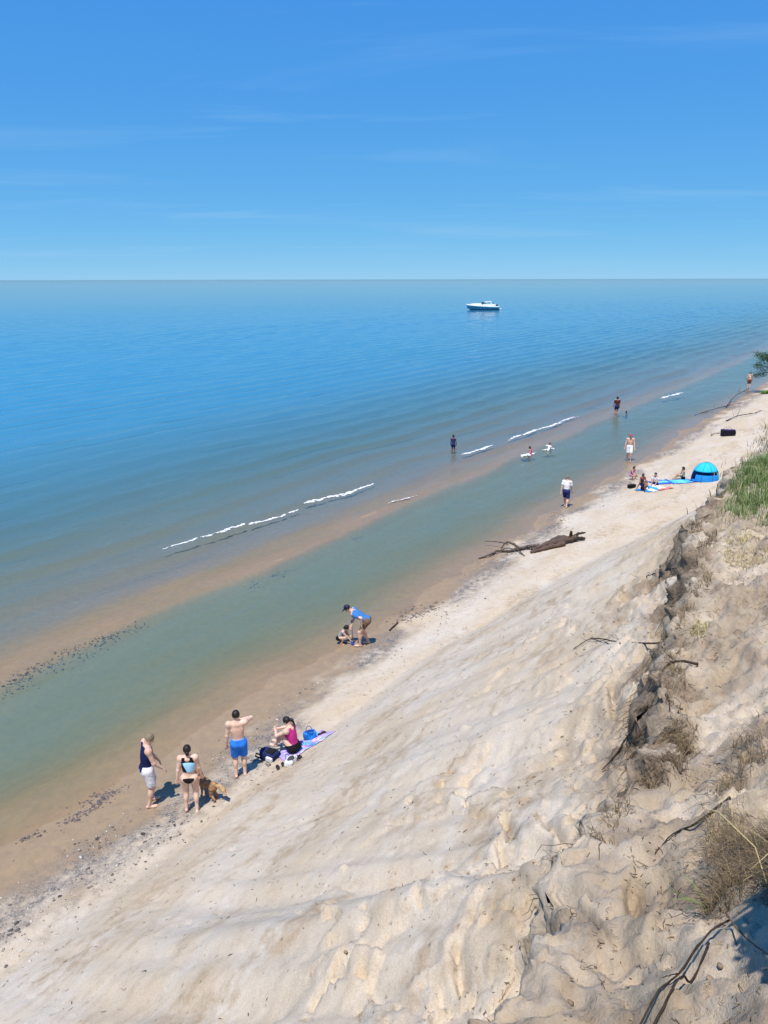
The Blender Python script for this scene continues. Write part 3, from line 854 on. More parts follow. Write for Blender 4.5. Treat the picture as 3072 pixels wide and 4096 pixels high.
person("shirtless boy in bright blue shorts with one elbow raised, facing the lake", on(-3.35, 15.32), heading(-.22, 1), 1.72,
       dict(lean=0, tilt=-2, la=(-.058, 0, .042), ra=(.060, .02, .042), lw=(-.165, .02, .480), rw=(.035, .125, .790), re=(1, .75, -.15), head_yaw=-10),
       [('long_shorts', SHORT_B, .012)], 'short', HAIR_D, SKIN_P, .0105, build=.94)
person("woman with dark ponytail in magenta top sitting with knees up on the pink towel", on(-2.19, 16.11, .05), heading(-.85, .45), 1.66,
       dict(pelvis=(0, 0, .075), lean=12, spine=.32, head_pitch=30, la=(-.05, .30, .045), ra=(.055, .33, .045), lk=(0, .3, 1), rk=(0, .3, 1), lw=(-.03, .30, .27), rw=(.05, .31, .25), le=(-1, -.3, -.3), re=(1, -.3, -.3)),
       [('tank', MAGENTA, .010), ('shorts', BLACK, .012)], 'tail', HAIR_D, SKIN_P, .0105, fem=True)
_m, bj = person("man in blue shirt and navy cap bending over to dig with the shovel", on(-0.72, 22.62), heading(-1, .05), 1.78,
       dict(pelvis=(0, -.09, .50), lean=58, head_pitch=10, la=(-.065, .04, .042), ra=(.075, -.10, .042), rw=(.07, .20, .36), lw=(-.16, .00, .47), re=(1, -.5, .2), le=(-.6, -1, .3), spine=.33),
       [('tee', BLUE_T, .014), ('shorts', BROWN_S, .008), ('cap', NAVY)], 'short', HAIR_D, SKIN, .0115)
person("small child in grey shirt crouching in the shallows opposite the digging man", on(-1.42, 22.86), heading(.95, -.25), 1.12,
       dict(pelvis=(0, -.07, .17), lean=32, head_pitch=22, la=(-.09, .03, .045), ra=(.09, .03, .045), lk=(-.4, 1, .5), rk=(.4, 1, .5), lw=(-.06, .30, .20), rw=(.06, .30, .16), spine=.32),
       [('tee', GREY_C, .010), ('shorts', BLACK, .012)], 'bob', HAIR_D, SKIN, .011, head_s=1.25, group=None)
# people farther along the water
person("walker in white shirt and navy shorts at the edge of the lagoon", on(9.42, 38.4), heading(.55, .85), 1.70,
       dict(la=(-.06, .10, .045), ra=(.06, -.10, .06), lw=(-.15, -.06, .49), rw=(.15, .09, .50), lean=3),
       [('tee', WHITE_C, .014), ('long_shorts', DKBLUE, .016)], 'short', HAIR_G, SKIN, .016, face=False)
person("bare-chested man in white shorts and red cap walking along the shore", on(16.1, 49.5), heading(-.3, -1), 1.78,
       dict(la=(-.06, .07, .045), ra=(.06, -.08, .055), lw=(-.17, .06, .50), rw=(.17, .05, .50), le=(-1, -.8, 0), re=(1, -.8, 0)),
       [('long_shorts', WHITE_C, .016), ('cap', RED_C)], 'short', HAIR_B, SKIN, .018, face=False)
person("person in maroon top standing in shallow water on the sandbar", on(20.4, 67.2), heading(-.2, 1), 1.74,
       dict(la=(-.06, .02, .045), ra=(.06, -.02, .045), lw=(-.14, .10, .52)),
       [('tee', DKRED, .014), ('shorts', DKBLUE, .014)], 'bob', HAIR_D, SKIN_T, .018, face=False)
person("small child sitting low in the water beside the maroon-topped person", on(21.55, 67.9, .02), heading(-.8, .4), 1.10,
       dict(pelvis=(0, 0, .10), lean=8, la=(-.08, .34, .05), ra=(.08, .34, .05), lk=(-.2, .2, 1), rk=(.2, .2, 1), lw=(-.14, .22, .22), rw=(.14, .22, .22)),
       [('tank', DKBLUE, .010), ('shorts', DKBLUE, .012)], 'bob', HAIR_D, SKIN_T, .016, head_s=1.2, face=False)
person("child in dark blue swimwear wading beyond the breaking waves", on(4.80, 52.6), heading(.3, .9), 1.32,
       dict(lw=(-.16, .06, .50), rw=(.16, .06, .50)), [('tank', DKBLUE, .012), ('shorts', DKBLUE, .014)], 'short', HAIR_D, SKIN_D, .018, head_s=1.15, face=False)
person("child in pink top kneeling in the shallows with a splash around", on(9.98, 51.1), heading(-.8, .3), 1.12,
       dict(pelvis=(0, 0, .40), lean=16, la=(-.07, -.10, .05), ra=(.07, .05, .05), lw=(-.16, .14, .42), rw=(.17, .12, .44)),
       [('tank', PINK_C, .014), ('shorts', PINK_C, .016)], 'bob', HAIR_D, SKIN_T, .016, head_s=1.2, face=False)
person("child in white shirt and black shorts playing in the lagoon with arms out", on(11.46, 52.6), heading(.7, .4), 1.10,
       dict(pelvis=(0, 0, .42), lean=10, la=(-.08, .02, .05), ra=(.08, .02, .05), lw=(-.30, .08, .66), rw=(.28, .10, .62)),
       [('tee', WHITE_C, .012), ('shorts', BLACK, .018)], 'short', HAIR_B, SKIN, .016, head_s=1.2, face=False)
person("child in violet-pink swimsuit squatting on the sand near the blue towels", on(14.52, 43.7), heading(.4, -.8), 1.15,
       dict(pelvis=(0, -.06, .24), lean=18, la=(-.08, .05, .045), ra=(.08, .05, .045), lk=(-.3, 1, .4), rk=(.3, 1, .4), lw=(-.10, .26, .22), rw=(.10, .26, .24)),
       [('tank', PURPLE_C, .012), ('shorts', PURPLE_C, .012)], 'bob', HAIR_D, SKIN_T, .015, head_s=1.2, face=False)
person("dark-haired child in red top sitting on the sand among the towels", on(14.50, 41.9, .02), heading(.2, -1), 1.15,
       dict(pelvis=(0, 0, .085), lean=6, la=(-.10, .34, .045), ra=(.10, .34, .045), lk=(-.4, .2, 1), rk=(.4, .2, 1), lw=(-.12, .22, .20), rw=(.12, .22, .20)),
       [('tank', RED_C, .012), ('shorts', BLACK, .012)], 'bob', HAIR_D, SKIN_D, .015, head_s=1.2, face=False)
person("dark-haired child in white top sitting on the white and blue towel", on(15.14, 41.6, .04), heading(-.5, -.8), 1.20,
       dict(pelvis=(0, 0, .085), lean=14, la=(-.08, .36, .045), ra=(.08, .36, .045), lk=(-.3, .2, 1), rk=(.3, .2, 1), lw=(-.12, .24, .18), rw=(.12, .24, .18)),
       [('tee', WHITE_C, .012), ('shorts', DKBLUE, .012)], 'bob', HAIR_D, SKIN_T, .015, head_s=1.2, face=False)
person("child in dark blue top lying back at the corner of the white and blue towel", on(14.05, 40.35, .04), heading(.6, .6), 1.20,
       dict(pelvis=(0, 0, .085), lean=-22, la=(-.08, .42, .045), ra=(.08, .38, .045), lk=(0, .2, 1), rk=(0, .2, 1), lw=(-.20, -.20, .06), rw=(.20, -.20, .06)),
       [('tank', DKBLUE, .012), ('shorts', BLACK, .012)], 'bob', HAIR_D, SKIN_D, .015, head_s=1.2, face=False)
person("child in pale green top sitting at the mouth of the blue beach tent", on(17.00, 42.45, .03), heading(-1, .1), 1.25,
       dict(pelvis=(0, 0, .085), lean=4, la=(-.06, .36, .045), ra=(.06, .36, .045), lk=(0, .2, 1), rk=(0, .2, 1), lw=(-.10, .24, .20), rw=(.10, .24, .20)),
       [('tank', cloth_mat("pale_green_cloth", (.42, .66, .60)), .012), ('shorts', BLACK, .012)], 'bob', HAIR_D, SKIN_T, .015, head_s=1.2, face=False)
person("bather with pale bare back and orange-brown shorts wading by the overhanging tree", on(39.7, 84.1), heading(.3, 1), 1.75,
       dict(lean=10, lw=(-.16, .12, .52), rw=(.16, .12, .52)), [('long_shorts', cloth_mat("rust_cloth", (.30, .10, .05)), .016)], 'short', HAIR_B, SKIN_P, .02, face=False)

# ------------------------------------------------------------------ dog
def make_dog():
    x, y = -3.92, 14.55
    root = empty("dog", on(x, y), heading(-.78, .62)); root.scale = (.86, .86, .86)
    tag(root, "shaggy ginger dog with bushy tail standing beside the girl", "dog")
    F = simple("ginger_fur", (0.33, 0.19, 0.10), 0.8, 0.35, 14, 0.2, 0.02, 40)
    F2 = simple("pale_ginger_fur", (0.47, 0.31, 0.17), 0.8, 0.25, 16, 0.2, 0.02, 40)
    b = [ell((0, .17, .47), (.105, .15, .135), None, .05), ell((0, -.02, .475), (.095, .17, .115), None, .06), ell((0, -.21, .485), (.100, .125, .125), None, .05),
         cone((0, .26, .53), (0, .37, .66), .085, .070, .05)]
    for sx in (-1, 1):
        o = .035 * sx
        b += [cone((.065 * sx, .20, .44), (.070 * sx, .17, .27), .055, .035, .03), cone((.070 * sx, .17, .27), (.070 * sx, .20, .05), .030, .022, .015), cone((.070 * sx, .19, .028), (.070 * sx, .25, .024), .028, .022, .01),
              cone((.070 * sx, -.22, .46), (.080 * sx, -.16 + o, .27), .075, .045, .03), cone((.080 * sx, -.16 + o, .27), (.080 * sx, -.29 + o, .19), .040, .026, .02),
              cone((.080 * sx, -.29 + o, .19), (.080 * sx, -.26 + o, .04), .024, .022, .01), cone((.080 * sx, -.26 + o, .028), (.080 * sx, -.19 + o, .024), .028, .022, .01)]
    b += [ell((0, .42, .71), (.070, .085, .070), None, .03), cone((0, .47, .70), (0, .575, .675), .050, .036, .03)]
    obj("body", sdf_mesh("body", b, .011, warp=lambda P: .008 * np.sin(P[..., 0] * 70 + 3 * np.sin(P[..., 1] * 30)) * np.sin(P[..., 1] * 55) * np.sin(P[..., 2] * 60)), F, root)
    for sx in (-1, 1):
        obj("ear", sdf_mesh("ear", [ell((.068 * sx, .395, .70), (.016, .038, .060), None, 0)], .008), simple("dark_ginger", (.25, .10, .03), .8, .3), root)
        obj("eye", sdf_mesh("eye", [ell((.034 * sx, .492, .735), (.010, .010, .010), None, 0)], .004), EYE, root)
    obj("nose", sdf_mesh("nose", [ell((0, .608, .685), (.020, .014, .016), None, 0)], .005), EYE, root)
    obj("tail", sdf_mesh("tail", [cone((0, -.31, .55), (.02, -.43, .58), .030, .055, .03), cone((.02, -.43, .58), (.03, -.58, .53), .062, .060, .03), cone((.03, -.58, .53), (.02, -.68, .44), .055, .018, .03)], .010,
        warp=lambda P: .010 * np.sin(P[..., 0] * 90) * np.sin(P[..., 1] * 60) * np.sin(P[..., 2] * 75)), F2, root)
    co = tube_arrays([(.088 * cos(a), .315 + .055 * sin(a), .60 - .060 * sin(a)) for a in np.linspace(0, 2 * pi, 17)], .010, 6)
    bg = Bag(); bg.add(*co); obj("collar", bg.mesh("collar"), BLACK, root)
make_dog()

# ------------------------------------------------------------------ things on the beach
rn = np.random.default_rng(5)
def towel(label, cx, cy, L, W, ang, mat, lift=.02, seed=0, wr=.012, cat="towel", name="beach_towel", group=None):
    n, m = max(8, int(L / .05)), max(6, int(W / .05))
    a, b = np.meshgrid(np.linspace(-L / 2, L / 2, n), np.linspace(-W / 2, W / 2, m), indexing='ij')
    a2 = a + .025 * fbm(a * 3 + seed, b * 3, 200 + seed, 2); b2 = b + .025 * fbm(a * 3, b * 3 + seed, 201 + seed, 2)
    x = cx + a2 * cos(ang) - b2 * sin(ang); y = cy + a2 * sin(ang) + b2 * cos(ang)
    s, t = xy2st(x, y)
    z = ground(s, t) + lift + wr * fbm(a * 6 + seed, b * 6, 202 + seed, 3)
    z0 = gz(cx, cy)
    me = mesh_np(name, np.stack([x - cx, y - cy, z - z0], -1).reshape(-1, 3), grid_faces(n, m))
    uv = me.uv_layers.new(name="UVMap")
    li = np.zeros(len(me.loops), np.int32); me.loops.foreach_get("vertex_index", li)
    U = np.stack([(a / L + .5).ravel()[li], (b / W + .5).ravel()[li]], -1).astype(np.float32)
    uv.data.foreach_set("uv", U.ravel())
    o = obj(name, me, mat, None, (cx, cy, z0))
    md = o.modifiers.new("thickness", 'SOLIDIFY'); md.thickness = .012; md.offset = 1
    return tag(o, label, cat, group)
def stripe_mat(name, cols, along=0, noise=0.0, border=None):
    t = NT(name)
    uv = t.new('ShaderNodeTexCoord').outputs['UV']
    sp = t.new('ShaderNodeSeparateXYZ'); t.put(sp.inputs[0], uv)
    u = sp.outputs[along]
    if noise: u = t.math('ADD', u, t.math('MULTIPLY', t.math('SUBTRACT', t.noise(uv, 7, 3), .5), noise))
    r = t.new('ShaderNodeValToRGB'); t.put(r.inputs[0], u); r.color_ramp.interpolation = 'CONSTANT'
    e = r.color_ramp.elements
    while len(e) < len(cols): e.new(0.5)
    for i, c in enumerate(cols): e[i].position = i / len(cols); e[i].color = (*c, 1)
    c = r.outputs[0]
    if border:
        d = None
        for q in (sp.outputs[0], sp.outputs[1]):
            k = t.math('GREATER_THAN', t.math('ABSOLUTE', t.math('SUBTRACT', q, .5)), .41)
            d = k if d is None else t.math('MAXIMUM', d, k)
        c = t.mix(d, c, border)
    t.bsdf(c, 0.9, t.bump(t.noise(t.pos(), 300, 2), .5, .003), 0.1)
    return t.m
PINK, VIO, CY, BL, MG, WH = (.78, .28, .62), (.42, .26, .70), (.16, .50, .72), (.05, .16, .60), (.62, .06, .38), (.72, .68, .76)
M_TOWEL = stripe_mat("patterned_pink_violet", [VIO, CY, PINK, BL, WH, VIO, CY, PINK, BL, CY, MG, WH, VIO, CY, PINK, VIO], 0, .75, None)
towel("long pink and violet patterned towel the seated woman shares with a blue bag", -1.95, 16.37, 1.50, .52, R(44), M_TOWEL, .025, 1, .016)
# backpack lying on its back
def backpack(x, y, ang):
    r = tag(empty("backpack", on(x, y), ang), "navy and black backpack lying beside the seated woman's towel", "backpack")
    M1 = cloth_mat("navy_nylon", (.016, .024, .09), .006, 16); M2 = cloth_mat("black_nylon", (.012, .012, .014), .006, 16); M3 = cloth_mat("white_mesh", (.62, .62, .64), .006, 16)
    obj("main_compartment", sdf_mesh("main_compartment", [rbox((0, 0, .10), (.10, .17, .05), .045, None, 0), ell((0, .19, .11), (.12, .08, .08), None, .06)], .011, warp=lambda P: .008 * np.sin(P[..., 0] * 25 + P[..., 1] * 18)), M1, r)
    obj("front_pocket", sdf_mesh("front_pocket", [rbox((0, -.05, .19), (.075, .085, .02), .022, None, 0)], .009), M2, r)
    obj("side_pocket", sdf_mesh("side_pocket", [rbox((-.155, -.10, .085), (.018, .07, .035), .022, None, 0)], .009), M3, r)
    obj("side_pocket", sdf_mesh("side_pocket", [rbox((.155, -.10, .085), (.018, .07, .035), .022, None, 0)], .009), M2, r)
    for sx in (-1, 1):
        b = Bag(); b.tube([(.07 * sx, .22, .06), (.12 * sx, .32, .10), (.16 * sx, .30, .05), (.15 * sx, .12, .03), (.12 * sx, -.12, .03)], [.02, .024, .022, .016, .012], 6)
        obj("shoulder_strap", b.mesh("shoulder_strap"), M2, r)
    b = Bag(); b.tube([(-.04, .26, .15), (-.03, .31, .18), (.03, .31, .18), (.04, .26, .15)], .009, 6); obj("top_handle", b.mesh("top_handle"), M2, r)
backpack(-2.76, 15.94, R(62))
def soft_bag(label, x, y, ang, size, mat, matb, cat="bag", name="beach_bag", lift=0.0):
    r = tag(empty(name, on(x, y, lift), ang), label, cat)
    w, d, h = size
    obj("pouch", sdf_mesh("pouch", [rbox((0, 0, h * .5), (w / 2 - .03, d / 2 - .03, h / 2 - .03), .03, None, 0)], .011, warp=lambda P: .014 * np.sin(P[..., 0] * 21 + 1) * np.sin(P[..., 2] * 17 + P[..., 1] * 11)), mat, r)
    obj("opening_rim", sdf_mesh("opening_rim", [ell((0, 0, h * .97), (w * .42, d * .36, .025), None, 0)], .009), matb, r)
    for sy in (-1, 1):
        b = Bag(); b.tube([(w * .25 * cos(a) * 1.0, sy * d * .36 + sy * .05 * sin(a), h * .95 + h * .45 * sin(a)) for a in np.linspace(0, pi, 9)], .008, 6)
        obj("handle", b.mesh("handle"), matb, r)
soft_bag("bright blue bag standing on the pink and violet towel", -1.87, 16.69, R(20), (.30, .16, .20), cloth_mat("bag_blue", (.02, .21, .62)), cloth_mat("bag_navy", (.02, .05, .25)), lift=.035)
soft_bag("white and grey plastic carrier bag on the sand below the seated woman", -2.19, 15.43, R(70), (.30, .20, .16), cloth_mat("plastic_white", (.70, .71, .73), .02, 14), cloth_mat("plastic_grey", (.06, .06, .07)))
soft_bag("black beach bag lying near the red-topped child", 13.78, 41.45, R(30), (.42, .28, .20), BLACK, cloth_mat("black_trim", (.03, .03, .035)))
soft_bag("large black and violet bag alone on the upper beach", 25.05, 55.3, R(-10), (.95, .50, .45), cloth_mat("black_violet", (.012, .010, .022)), cloth_mat("violet_trim", (.10, .06, .28)))
def sandal(x, y, ang, mat, matb, root=None):
    b = sdf_mesh("sole", [ell((0, .04, .012), (.045, .085, .012), None, .02), ell((0, -.07, .012), (.036, .06, .012), None, .02)], .007)
    return b
def sandals(label, x, y, ang, c, cat="sandals", name="flip_flop_pair"):
    r = tag(empty(name, on(x, y), ang), label, cat)
    M1 = simple(name + "_" + label[:6], c, .7)
    for sx in (-1, 1):
        so = obj("sole", sdf_mesh("sole", [ell((.07 * sx, .04 + .03 * sx, .016), (.048, .09, .016), None, .02), ell((.07 * sx, -.07 + .03 * sx, .016), (.040, .06, .016), None, .02)], .008), M1, r)
        b = Bag(); b.tube([(.07 * sx - .04, .0 + .03 * sx, .03), (.07 * sx, .085 + .03 * sx, .055), (.07 * sx + .04, .0 + .03 * sx, .03)], .008, 6)
        obj("strap", b.mesh("strap"), M1, so)
sandals("pair of black flip-flops beside the white carrier bag", -2.43, 15.43, R(20), (.03, .025, .025))
sandals("pair of brown sandals dropped above the white carrier bag", -2.00, 15.63, R(-50), (.20, .14, .09))
sandals("pair of small navy and pink shoes past the end of the pink towel", -1.52, 16.81, R(-60), (.20, .05, .28))
# towels near the tent
M_BT = stripe_mat("blue_cyan_towel", [(.10, .46, .70), (.14, .58, .74), (.08, .40, .72)], 0, .25, (.03, .10, .50))
towel("bright blue beach towel with cyan centre spread beside the tent", 16.70, 42.0, 1.35, .95, R(8), M_BT, .03, 3)
towel("royal blue towel with pale middle beyond the cyan-centred one", 15.60, 42.05, 1.15, .95, R(6), stripe_mat("royal_blue_towel", [(.05, .14, .58), (.16, .52, .74), (.07, .20, .62)], 1, .2, (.03, .08, .45)), .03, 4)
towel("white and sky-blue towel under the two children", 14.62, 40.75, 1.55, 1.0, R(30), stripe_mat("white_blue_towel", [(.03, .26, .70), (.76, .78, .82), (.04, .32, .74), (.78, .78, .80)], 0, .2), .03, 5)
towel("red towel crumpled at the edge of the white and sky-blue one", 15.30, 40.50, .85, .30, R(18), stripe_mat("red_towel", [(.58, .16, .15), (.66, .22, .20)], 0, .2), .05, 6, .03)

def tent(x, y, ang):
    r = tag(empty("beach_tent", on(x, y), ang), "turquoise-blue pop-up beach tent standing on the upper beach", "tent")
    M1 = cloth_mat("tent_turquoise", (.03, .50, .78), .03, 3.0, .10); M2 = cloth_mat("tent_blue", (.02, .25, .70), .03, 3.0, .10); M3 = cloth_mat("tent_mesh_brown", (.12, .10, .08), .01); M4 = simple("tent_pole", (.03, .03, .035), .4)
    rx, ry, rz = .95, .82, 1.22
    def shell(name, mat, ph0, ph1, z0, z1, k=1.0, bow=0.0):
        th0, th1 = math.asin(z0 / rz), math.asin(min(1, z1 / rz))
        n, m = 28, 14
        ph, th = np.meshgrid(np.linspace(R(ph0), R(ph1), n), np.linspace(th0, th1, m), indexing='ij')
        rip = 1 + .012 * np.cos(ph * 6)
        vx = k * rx * np.cos(th) * np.cos(ph) * rip; vy = k * ry * np.cos(th) * np.sin(ph) * rip; vz = rz * k * np.sin(th) + .02
        me_ = mesh_np(name, np.stack([vx, vy, vz], -1).reshape(-1, 3), grid_faces(n, m))
        o = obj(name, me_, mat, r); md = o.modifiers.new("thickness", 'SOLIDIFY'); md.thickness = .012
        return o
    shell("canopy", M1, 0, 360, .66, 1.2199)
    shell("back_wall", M2, 20, 165, .0, .655)
    shell("front_panel", M2, 195, 300, .0, .46)
    shell("side_wall", cloth_mat("tent_pale_cyan", (.10, .48, .66), .03, 3.0, .10), 302, 378, .0, .56)
    shell("mesh_window", M3, 296, 375, .565, .655, .995)
    for k in range(4):
        p0 = k * 45.0
        b = Bag(); b.tube([(rx * 1.012 * cos(a) * cos(R(p0)), ry * 1.012 * cos(a) * sin(R(p0)), rz * 1.012 * sin(a) + .02) for a in np.linspace(0, pi, 25)], .010, 6)
        obj("hoop_pole", b.mesh("hoop_pole"), M4, r)
    a = np.linspace(0, 2 * pi, 33)[:-1]
    fv = np.concatenate([[(0, 0, .03)], np.stack([rx * 1.0 * np.cos(a), ry * 1.0 * np.sin(a), 0 * a + .03], -1)])
    i = np.arange(32)
    o = obj("floor", mesh_np("floor", fv, np.stack([0 * i, 1 + i, 1 + (i + 1) % 32], -1)), M2, r)
    md = o.modifiers.new("thickness", 'SOLIDIFY'); md.thickness = .02
    for sx, sy in ((-1, -1), (1, -1), (1, 1), (-1, 1)):
        b = Bag(); b.tube([(sx * .62, sy * .55, .25), (sx * 1.05, sy * .95, -.05)], .006, 5); obj("guy_line", b.mesh("guy_line"), M4, r)
    return r
tent(18.05, 42.0, R(12)).scale = (.82, .82, .82)

# shovel held by the bending man
def shovel():
    x, y = -1.02, 22.72
    r = tag(empty("shovel", on(x, y)), "blue long-handled shovel stuck in wet sand in the bending man's hand", "shovel")
    h = _m.matrix_basis @ Vector(bj['wr'])
    top = np.array([h.x - x, h.y - y, h.z - gz(x, y)]); bot = np.array([0, 0, .06]); d = unit(top - bot)
    b = Bag(); b.tube([bot, bot + (top - bot) * .5, top + d * .16], .014, 8); obj("handle", b.mesh("handle"), simple("shovel_handle", (.10, .16, .36), .5), r)
    obj("blade", sdf_mesh("blade", [ell(bot + V3(-.03, 0, -.02), (.07, .105, .018), frame(unit(d + V3(.7, 0, 0)), V3(0, 1, 0)), 0)], .008), simple("shovel_blade", (.02, .08, .40), .4), r)
    b = Bag(); b.tube([top + d * .16 + V3(0, -.05, 0), top + d * .16 + V3(0, .05, 0)], .013, 8); obj("grip", b.mesh("grip"), simple("shovel_grip", (.02, .05, .22), .5), r)
shovel()

# ------------------------------------------------------------------ driftwood
def bark(name, c, sc=18):
    if name in _mc: return _mc[name]
    t = NT(name); p = t.objco()
    n = t.noise(p, sc, 5, .65, .5); n2 = t.noise(p, sc * 4, 4, .6)
    col = t.ramp(n, .3, .7, tuple(q * .45 for q in c), tuple(q * 1.35 for q in c))
    t.bsdf(col, .9, t.bump(t.math('ADD', n, t.math('MULTIPLY', n2, .4)), .9, .02), .15)
    _mc[name] = t.m; return t.m
WOOD = bark("weathered_wood", (.10, .078, .064)); WOODR = bark("reddish_wood", (.115, .080, .064)); ROOT = bark("dark_root", (.050, .036, .028)); TWIG = bark("dead_stem", (.15, .105, .068))
def smooth(pts, n=6):
    pts = np.array(pts, float); out = []
    for i in range(len(pts) - 1):
        p0 = pts[max(i - 1, 0)]; p1, p2 = pts[i], pts[i + 1]; p3 = pts[min(i + 2, len(pts) - 1)]
        for k in range(n):
            t = k / n
            out.append(.5 * ((2 * p1) + (-p0 + p2) * t + (2 * p0 - 5 * p1 + 4 * p2 - p3) * t * t + (-p0 + 3 * p1 - 3 * p2 + p3) * t ** 3))
    out.append(pts[-1]); return np.array(out)
def limb(parent, name, pts, r0, r1, mat, n=8, rough=.18, seed=0):
    q = smooth(pts, 6); rr = np.random.default_rng(seed)
    L = len(q); q = q + rr.normal(0, r0 * .22, q.shape) * np.sin(np.linspace(0, pi, L))[:, None]
    rad = np.linspace(r0, r1, L) * (1 + rough * rr.normal(0, 1, L).clip(-1.5, 1.5))
    b = Bag(); b.tube(q, rad, n); return obj(name, b.mesh(name), mat, parent)
def local(pts, base, drop=0.0):
    return [(x - base[0], y - base[1], z - base[2]) for x, y, z in pts]
def onz(pts, dz):
    return [(x, y, gz(x, y) + d) for (x, y), d in zip(pts, dz)]
B = on(7.3, 31.6)
r = tag(empty("driftwood_log", B), "large reddish-brown driftwood log with forked branches at the water's edge", "driftwood")
limb(r, "trunk", local(onz([(6.35, 31.2), (7.0, 31.52), (7.56, 31.66), (8.1, 31.78), (8.35, 31.85)], (.10, .16, .20, .20, .18)), B), .08, .165, WOODR, 10, .2, 1)
limb(r, "branch", local(onz([(6.25, 30.95), (6.9, 31.2), (7.8, 31.42)], (.05, .09, .12)), B), .06, .13, WOODR, 8, .15, 2)
limb(r, "branch", local(onz([(7.0, 31.75), (7.5, 32.0), (8.0, 32.05)], (.10, .22, .20)), B), .09, .12, WOOD, 8, .15, 3)
limb(r, "branch", local(onz([(6.7, 31.45), (6.30, 31.62), (6.20, 31.69), (5.90, 31.53), (5.67, 31.45)], (.20, .16, .10, .10, .10)), B), .085, .07, WOOD, 8, .12, 4)
limb(r, "branch", local(onz([(5.67, 31.45), (5.40, 31.33), (4.95, 31.43), (4.45, 30.91), (4.0, 30.7)], (.10, .08, .10, .09, .03)), B), .072, .03, WOOD, 7, .12, 5)
limb(r, "branch", local(onz([(5.87, 31.4), (5.60, 31.75), (5.34, 31.92), (5.10, 31.74)], (.12, .28, .30, .10)), B), .055, .03, WOOD, 7, .12, 6)
limb(r, "branch", local(onz([(5.39, 31.8), (5.01, 32.15), (4.48, 32.58)], (.26, .28, .22)), B), .03, .012, WOOD, 6, .12, 7)
limb(r, "branch", local(onz([(5.74, 31.45), (5.84, 30.96), (5.92, 30.55)], (.10, .07, .03)), B), .035, .012, WOOD, 6, .12, 8)
limb(r, "root_stub", local(onz([(8.1, 31.75), (8.12, 31.75), (8.10, 31.7)], (.2, .40, .58)), B), .09, .05, ROOT, 7, .12, 9)
limb(r, "root_stub", local(onz([(8.2, 31.8), (8.5, 32.08), (8.85, 32.18)], (.22, .30, .26)), B), .09, .035, ROOT, 7, .12, 10)
limb(r, "root_stub", local(onz([(8.25, 31.75), (8.65, 31.85), (8.72, 31.8)], (.16, .12, .10)), B), .11, .05, ROOT, 7, .12, 11)
B = on(.31, 23.95)
r = tag(empty("driftwood_stick", B), "short dark stick lying on the wet sand near the digging man", "driftwood")
limb(r, "stem", local(onz([(.17, 23.66), (.31, 23.95), (.45, 24.24)], (.03, .035, .04)), B), .030, .024, ROOT, 7, .15, 12)
limb(r, "snag", local(onz([(.33, 24.0), (.40, 23.98)], (.04, .09)), B), .014, .008, ROOT, 5, .1, 13)
def branch_thing(label, pts, dz, r0, r1, mat=ROOT, twigs=4, seed=0, name="fallen_branch", cat="branch", zabs=None, group=None, spread=.5):
    rr = np.random.default_rng(seed)
    P = onz(pts, dz) if zabs is None else [(x, y, z) for (x, y), z in zip(pts, zabs)]
    B = P[len(P) // 2]; r = tag(empty(name, B), label, cat, group)
    Q = local(P, B); limb(r, "stem", Q, r0, r1, mat, 7, .14, seed)
    q = smooth(Q, 6)
    for k in range(twigs):
        i = rr.integers(len(q) // 4, len(q) - 1); d = q[min(i + 1, len(q) - 1)] - q[i - 1]
        d = unit(unit(d) + rr.normal(0, .55, 3) * np.array([1, 1, .6])); L = rr.uniform(.3, 1.0) * spread
        limb(r, "twig", [q[i], q[i] + d * L * .5 + rr.normal(0, .06 * L, 3), q[i] + d * L + V3(0, 0, .1 * L)], r1 * rr.uniform(.6, 1.0), r1 * .35, mat, 5, .1, seed + k)
    return r
branch_thing("dark waterlogged branch lying off the shore below the overhanging tree", [(27.2, 67.0), (29.2, 68.6), (31.0, 69.9), (33.4, 72.0)], (.08, .16, .20, .15), .035, .018, ROOT, 10, 31, spread=.8)
branch_thing("tangled dark limb reaching from the far beach into the water", [(31.2, 70.0), (33.2, 73.5), (35.4, 77.2), (38.3, 81.0)], (.10, .25, .30, .35), .045, .02, ROOT, 12, 32, spread=.9)
branch_thing("weathered grey drift branches heaped on the far beach", [(28.0, 62.4), (29.6, 63.8), (31.2, 64.6), (32.6, 66.2)], (.06, .18, .15, .10), .05, .02, WOOD, 9, 33, spread=.8)
branch_thing("pale thin drift branch near the black and violet bag", [(24.05, 55.8), (24.4, 56.2), (24.9, 56.35)], (.03, .10, .04), .035, .015, TWIG, 6, 34, spread=.7)
branch_thing("small dark branch half buried on the slope above the big driftwood log", [(8.75, 22.35), (9.05, 22.75), (9.35, 23.0)], (.02, .06, .03), .03, .015, ROOT, 3, 35, spread=.3)

